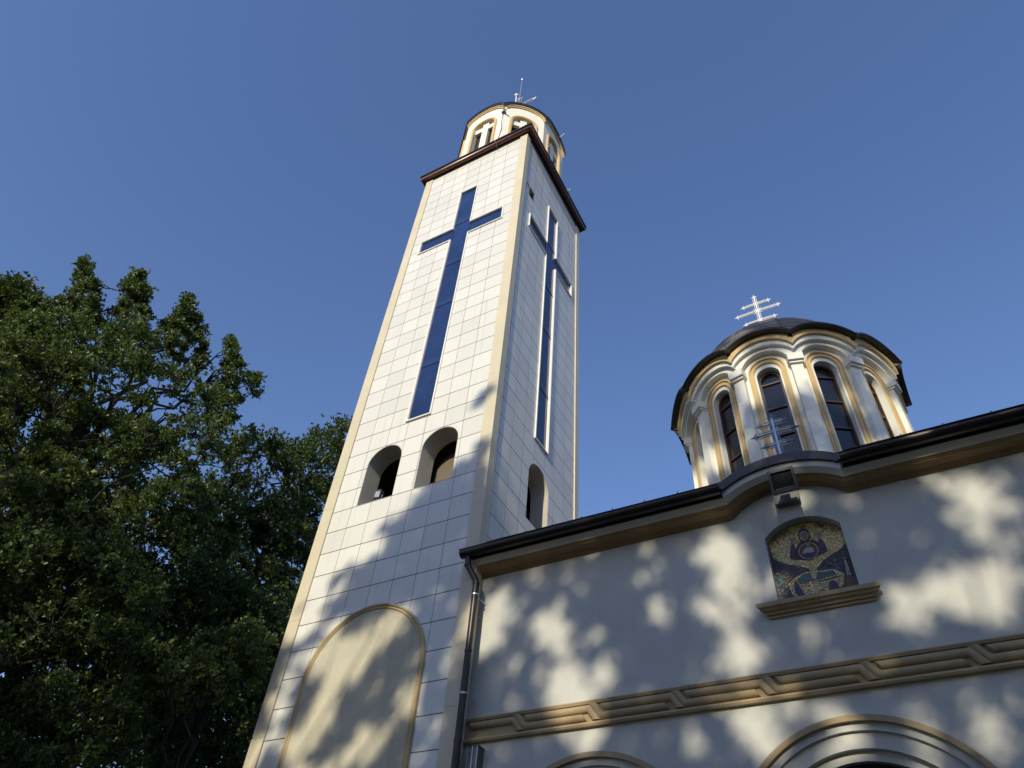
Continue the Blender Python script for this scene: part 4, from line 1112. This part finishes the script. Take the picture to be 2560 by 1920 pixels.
# farther wood seen between the trunks
polyG = [(-80, 1050), (100, 1000), (300, 1050), (450, 1100), (600, 1100), (700, 1080), (640, 1350), (560, 1720), (-80, 1720)]
tG = [at_dist(*q) for q in [(0, 1100, 30), (150, 1080, 31), (300, 1100, 30), (450, 1150, 31), (600, 1150, 32), (550, 1350, 30), (350, 1350, 30), (150, 1350, 30)]]
tree('broadleaf_tree', 'distant dark tree seen in gaps between the nearer trees', foot(330, 1800, 31), tG, np.concatenate([np.array(tG), crown_points(polyG, 95, 28, 33, 17, 0.8)]), 1.15, M['leaf_deep'], 0.20, 54, 107, 0.4, at_dist(330, 1150, 31), 'trees left of the tower')

# ------------------------------------------------------------------ trees across the street whose shade falls on the building
WALL_LIT = [(1.02, 7.93, 0.18, 0.17), (0.19, 7.25, 0.34, 0.54), (0.48, 6.86, 0.18, 0.14), (0.79, 7.53, 0.15, 0.12), (1.3, 6.96, 0.32, 0.32), (1.42, 6.62, 0.18, 0.14), (1.97, 6.73, 0.17, 0.17), (1.21, 6.27, 0.13, 0.12), (1.62, 6.01, 0.33, 0.4), (2.14, 6.16, 0.18, 0.28), (2.82, 7.83, 0.14, 0.11), (3.0, 6.92, 0.15, 0.24), (3.98, 7.58, 0.32, 0.42), (3.92, 7.15, 0.22, 0.21), (3.92, 6.78, 0.29, 0.32), (4.09, 6.18, 0.25, 0.27), (3.93, 5.96, 0.28, 0.15), (3.29, 5.14, 0.15, 0.19), (4.07, 5.16, 0.29, 0.4), (1.69, 5.66, 0.31, 0.25), (5.12, 8.13, 0.27, 0.17), (5.78, 8.01, 0.14, 0.15), (5.91, 7.41, 0.14, 0.16), (6.0, 6.3, 0.21, 0.34), (7.06, 7.89, 0.31, 0.15), (7.24, 7.5, 0.27, 0.26), (7.07, 6.49, 0.24, 0.28), (6.7, 6.46, 0.24, 0.32), (6.8, 6.14, 0.26, 0.19), (4.04, 5.6, 0.16, 0.14), (5.09, 4.93, 0.25, 0.19), (5.75, 4.86, 0.15, 0.25), (6.42, 4.87, 0.24, 0.27), (1.89, 5.31, 0.26, 0.21), (4.8, 7.16, 0.13, 0.15), (7.04, 7.07, 0.18, 0.14)]
TOWER_LIT = [(-3.6, 8.94, 0.49, 0.34), (-3.99, 8.72, 0.37, 0.33), (-2.33, 7.21, 0.41, 0.26), (-2.91, 7.15, 0.26, 0.36), (-2.54, 6.61, 0.25, 0.33), (-2.59, 6.17, 0.29, 0.39), (-2.83, 5.78, 0.29, 0.3), (-1.83, 7.12, 0.24, 0.17), (-0.96, 6.09, 0.22, 0.37), (-1.53, 5.62, 0.35, 0.21), (-1.81, 5.4, 0.43, 0.2), (-0.64, 5.27, 0.16, 0.16), (-1.07, 10.85, 0.34, 0.19), (-3.62, 6.86, 0.22, 0.17), (-3.65, 6.39, 0.21, 0.25), (-3.53, 5.86, 0.21, 0.15), (-1.51, 7.39, 0.29, 0.17), (-2.86, 7.65, 0.32, 0.19), (-0.4, 5.68, 0.16, 0.2), (-3.34, 7.22, 0.22, 0.18)]
BX = np.array([-30, -4.0, -3.75, -3.38, -2.68, -2.19, -2.01, -1.85, -1.63, -0.74, -0.09, 0.1, 2.0, 9.5, 30])
BZ = np.array([7.5, 8.05, 8.3, 8.5, 8.75, 9.0, 9.36, 9.85, 10.28, 10.45, 10.6, 9.3, 9.2, 10.6, 10.6])
sn = np.array(SUN); tx = sn[0] / -sn[1]; tz = sn[2] / -sn[1]
def vnoise(x, z, s, seed):
    r = np.random.default_rng(seed); G = r.random((64, 64))
    xi, zi = x / s + 20.3, z / s + 11.7
    i, j = np.floor(xi).astype(int), np.floor(zi).astype(int); fx, fz = xi - i, zi - j
    fx, fz = fx * fx * (3 - 2 * fx), fz * fz * (3 - 2 * fz)
    g_ = lambda a, b: G[a % 64, b % 64]
    return (g_(i, j) * (1 - fx) + g_(i + 1, j) * fx) * (1 - fz) + (g_(i, j + 1) * (1 - fx) + g_(i + 1, j + 1) * fx) * fz
def shade_points(n, x0, x1, z0, z1, seed):
    """where rays to the sun from the facade (plane y = 0) should meet leaves"""
    r = np.random.default_rng(seed)
    x = r.uniform(x0, x1, n); z = r.uniform(z0, z1, n)
    top = np.interp(x, BX, BZ)
    top = top + (vnoise(x + 3, z, 0.45, 12) - 0.5) * 1.1 + (vnoise(x, z, 0.2, 13) - 0.5) * 0.9
    keep = z < top + 0.08 * r.normal(0, 1, n)
    grow = 0.07
    r3 = np.random.default_rng(77)
    small = [(a, b, c, c * r3.uniform(0.8, 1.6)) for a, b, c in zip(r3.uniform(0, 9, 70), r3.uniform(2, 8.2, 70), r3.uniform(0.06, 0.12, 70))]
    for L in (WALL_LIT, small, TOWER_LIT):
        for (cx, cz, a, b) in L:
            if L is TOWER_LIT: sx, sz = cx, cz
            else: sx, sz = cx + 0.22 * tx, cz + 0.22 * tz
            lean = r3.uniform(-0.5, 0.5)
            ux = x - sx - lean * (z - sz) * 0.6
            e = np.sqrt((ux / (a + (0.06 if a > 0.19 else 0.02))) ** 2 + ((z - sz) / (b + (0.06 if a > 0.19 else 0.02))) ** 2)
            keep &= r.random(n) < np.clip((e - 0.82) / 0.36, 0, 1)
    nz = vnoise(x, z, 0.55, 3)
    fine = 0.6 * vnoise(x + 0.3 * z, z, 0.30, 8) + 0.4 * vnoise(x, z, 0.17, 9)
    keep &= ~((x >= -0.2) & (z > 1.5) & (fine > 0.71))
    left = (x < -2.6) & (z > 0)
    keep &= ~(left & (0.55 * nz + 0.45 * vnoise(x, z, 0.26, 14) < 0.46))
    keep &= ~((x < -0.2) & (~left) & (z < 8) & (z > 0) & (0.55 * nz + 0.45 * vnoise(x, z, 0.26, 14) < 0.36))
    return x[keep], z[keep]
def dapple_points(n, x0, x1, z0, z1, seed, thr):
    r = np.random.default_rng(seed)
    x = r.uniform(x0, x1, n); z = r.uniform(z0, z1, n)
    nz = 0.6 * vnoise(x, z * 0.6 + x * 0.5, 0.42, 5) + 0.4 * vnoise(x, z, 0.9, 6)
    k = nz > thr
    return x[k], z[k]
def to_crown(x, z, d0, d1, seed):
    r = np.random.default_rng(seed); d = r.uniform(d0, d1, len(x))
    return np.c_[x + tx * d, -d, z + tz * d]

def shade_tree(name, label, X, Z, seed, base_x, d0=23.0, d1=29.0, leaf=0.22):
    r = np.random.default_rng(seed)
    pts = to_crown(X, Z, d0, d1, seed)
    base = np.array([base_x, -(d0 + d1) / 2, 0.0])
    root = thing(name, label, 'tree', tuple(base), 'trees behind the viewpoint')
    axis = r.normal(0, 1, (len(pts), 3)) + np.array([[0, -0.6, 0.5]])
    leaves_mesh('crown', pts, axis, leaf, M['leaf_oak'], root, tuple(base), seed + 1, per=2, spread=0.8)
    tr, br = MB(), MB()
    ctr = pts.mean(0); top = np.array([ctr[0], base[1], np.percentile(pts[:, 2], 85)])
    tp = curve_pts(base, top, 0, r, 10, 0.15)
    tr.tube([tuple(p) for p in tp], [0.34 * (1 - 0.92 * i / 10) + 0.02 for i in range(11)], 10)
    sel = pts[r.choice(len(pts), 70, replace=False)]
    for s in sel:
        i = int(np.clip((s[2] - 0.9 * np.linalg.norm(s[:2] - base[:2])) / top[2] * 10, 3, 9))
        c = curve_pts(tp[i], s, 0.0, r, 6, 0.25)
        br.tube([tuple(p) for p in c], [0.07 * (1 - 0.9 * k / 6) + 0.006 for k in range(7)], 6)
    part(tr, 'trunk', M['bark'], root); part(br, 'branches', M['bark'], root)
    return root
X, Z = shade_points(120000, -9.0, 12.0, -6.0, 11.2, 21)
sp = X < 1.0
X2, Z2 = dapple_points(7500, 1.5, 9.5, 11.0, 16.5, 23, 0.49)
XS = np.concatenate([X[~sp], X2]); ZS = np.concatenate([Z[~sp], Z2])
# the lone sprig whose shadow lies on the tower corner
r_ = np.random.default_rng(5); xa = r_.normal(-0.3, 0.12, 40); za = 12.45 + (xa + 0.3) * 0.8 + r_.normal(0, 0.06, 40)
shade_tree('shade_tree', 'leafy tree behind the viewpoint casting its shade on the tower foot', np.concatenate([X[sp], xa]), np.concatenate([Z[sp], za]), 31, -6.0)
shade_tree('shade_tree', 'leafy tree behind the viewpoint casting its shade on the church wall', XS, ZS, 32, 3.0)
XL, ZL = dapple_points(16000, -26.0, -9.0, 0.5, 9.0, 24, 0.40)
shade_tree('shade_tree', 'leafy tree behind the viewpoint shading the lower part of the left trees', XL, ZL, 33, -19.0, 30, 35, 0.26)
# unseen trees added off the sun's path to cut sky light on the walls
r_ = np.random.default_rng(61)
def blob_points(c, rx, ry, rz, n):
    p = r_.normal(0, 1, (n, 3)); p /= np.linalg.norm(p, axis=1, keepdims=True); p *= r_.uniform(0.3, 1, (n, 1)) ** 0.4
    return np.array(c) + p * np.array([rx, ry, rz])
def sky_block_tree(label, c, rx, ry, rz, n, seed):
    tips_ = blob_points(c, rx * 0.7, ry * 0.7, rz * 0.8, 16)
    return tree('shade_tree', label, (c[0], c[1], 0.0), tips_, blob_points(c, rx, ry, rz, n), 1.3, M['leaf_deep'], 0.30, 40, seed, 0.5, (c[0], c[1], c[2] + rz * 0.8), 'trees behind the viewpoint', twig=False)
sky_block_tree('added leafy tree right of the viewpoint that blocks sky light', (19, -9, 9), 5.5, 6, 8, 150, 201)
sky_block_tree('added leafy tree behind the viewpoint to the right that blocks sky light', (13.5, -19, 7.5), 6, 4.5, 5.5, 130, 202)
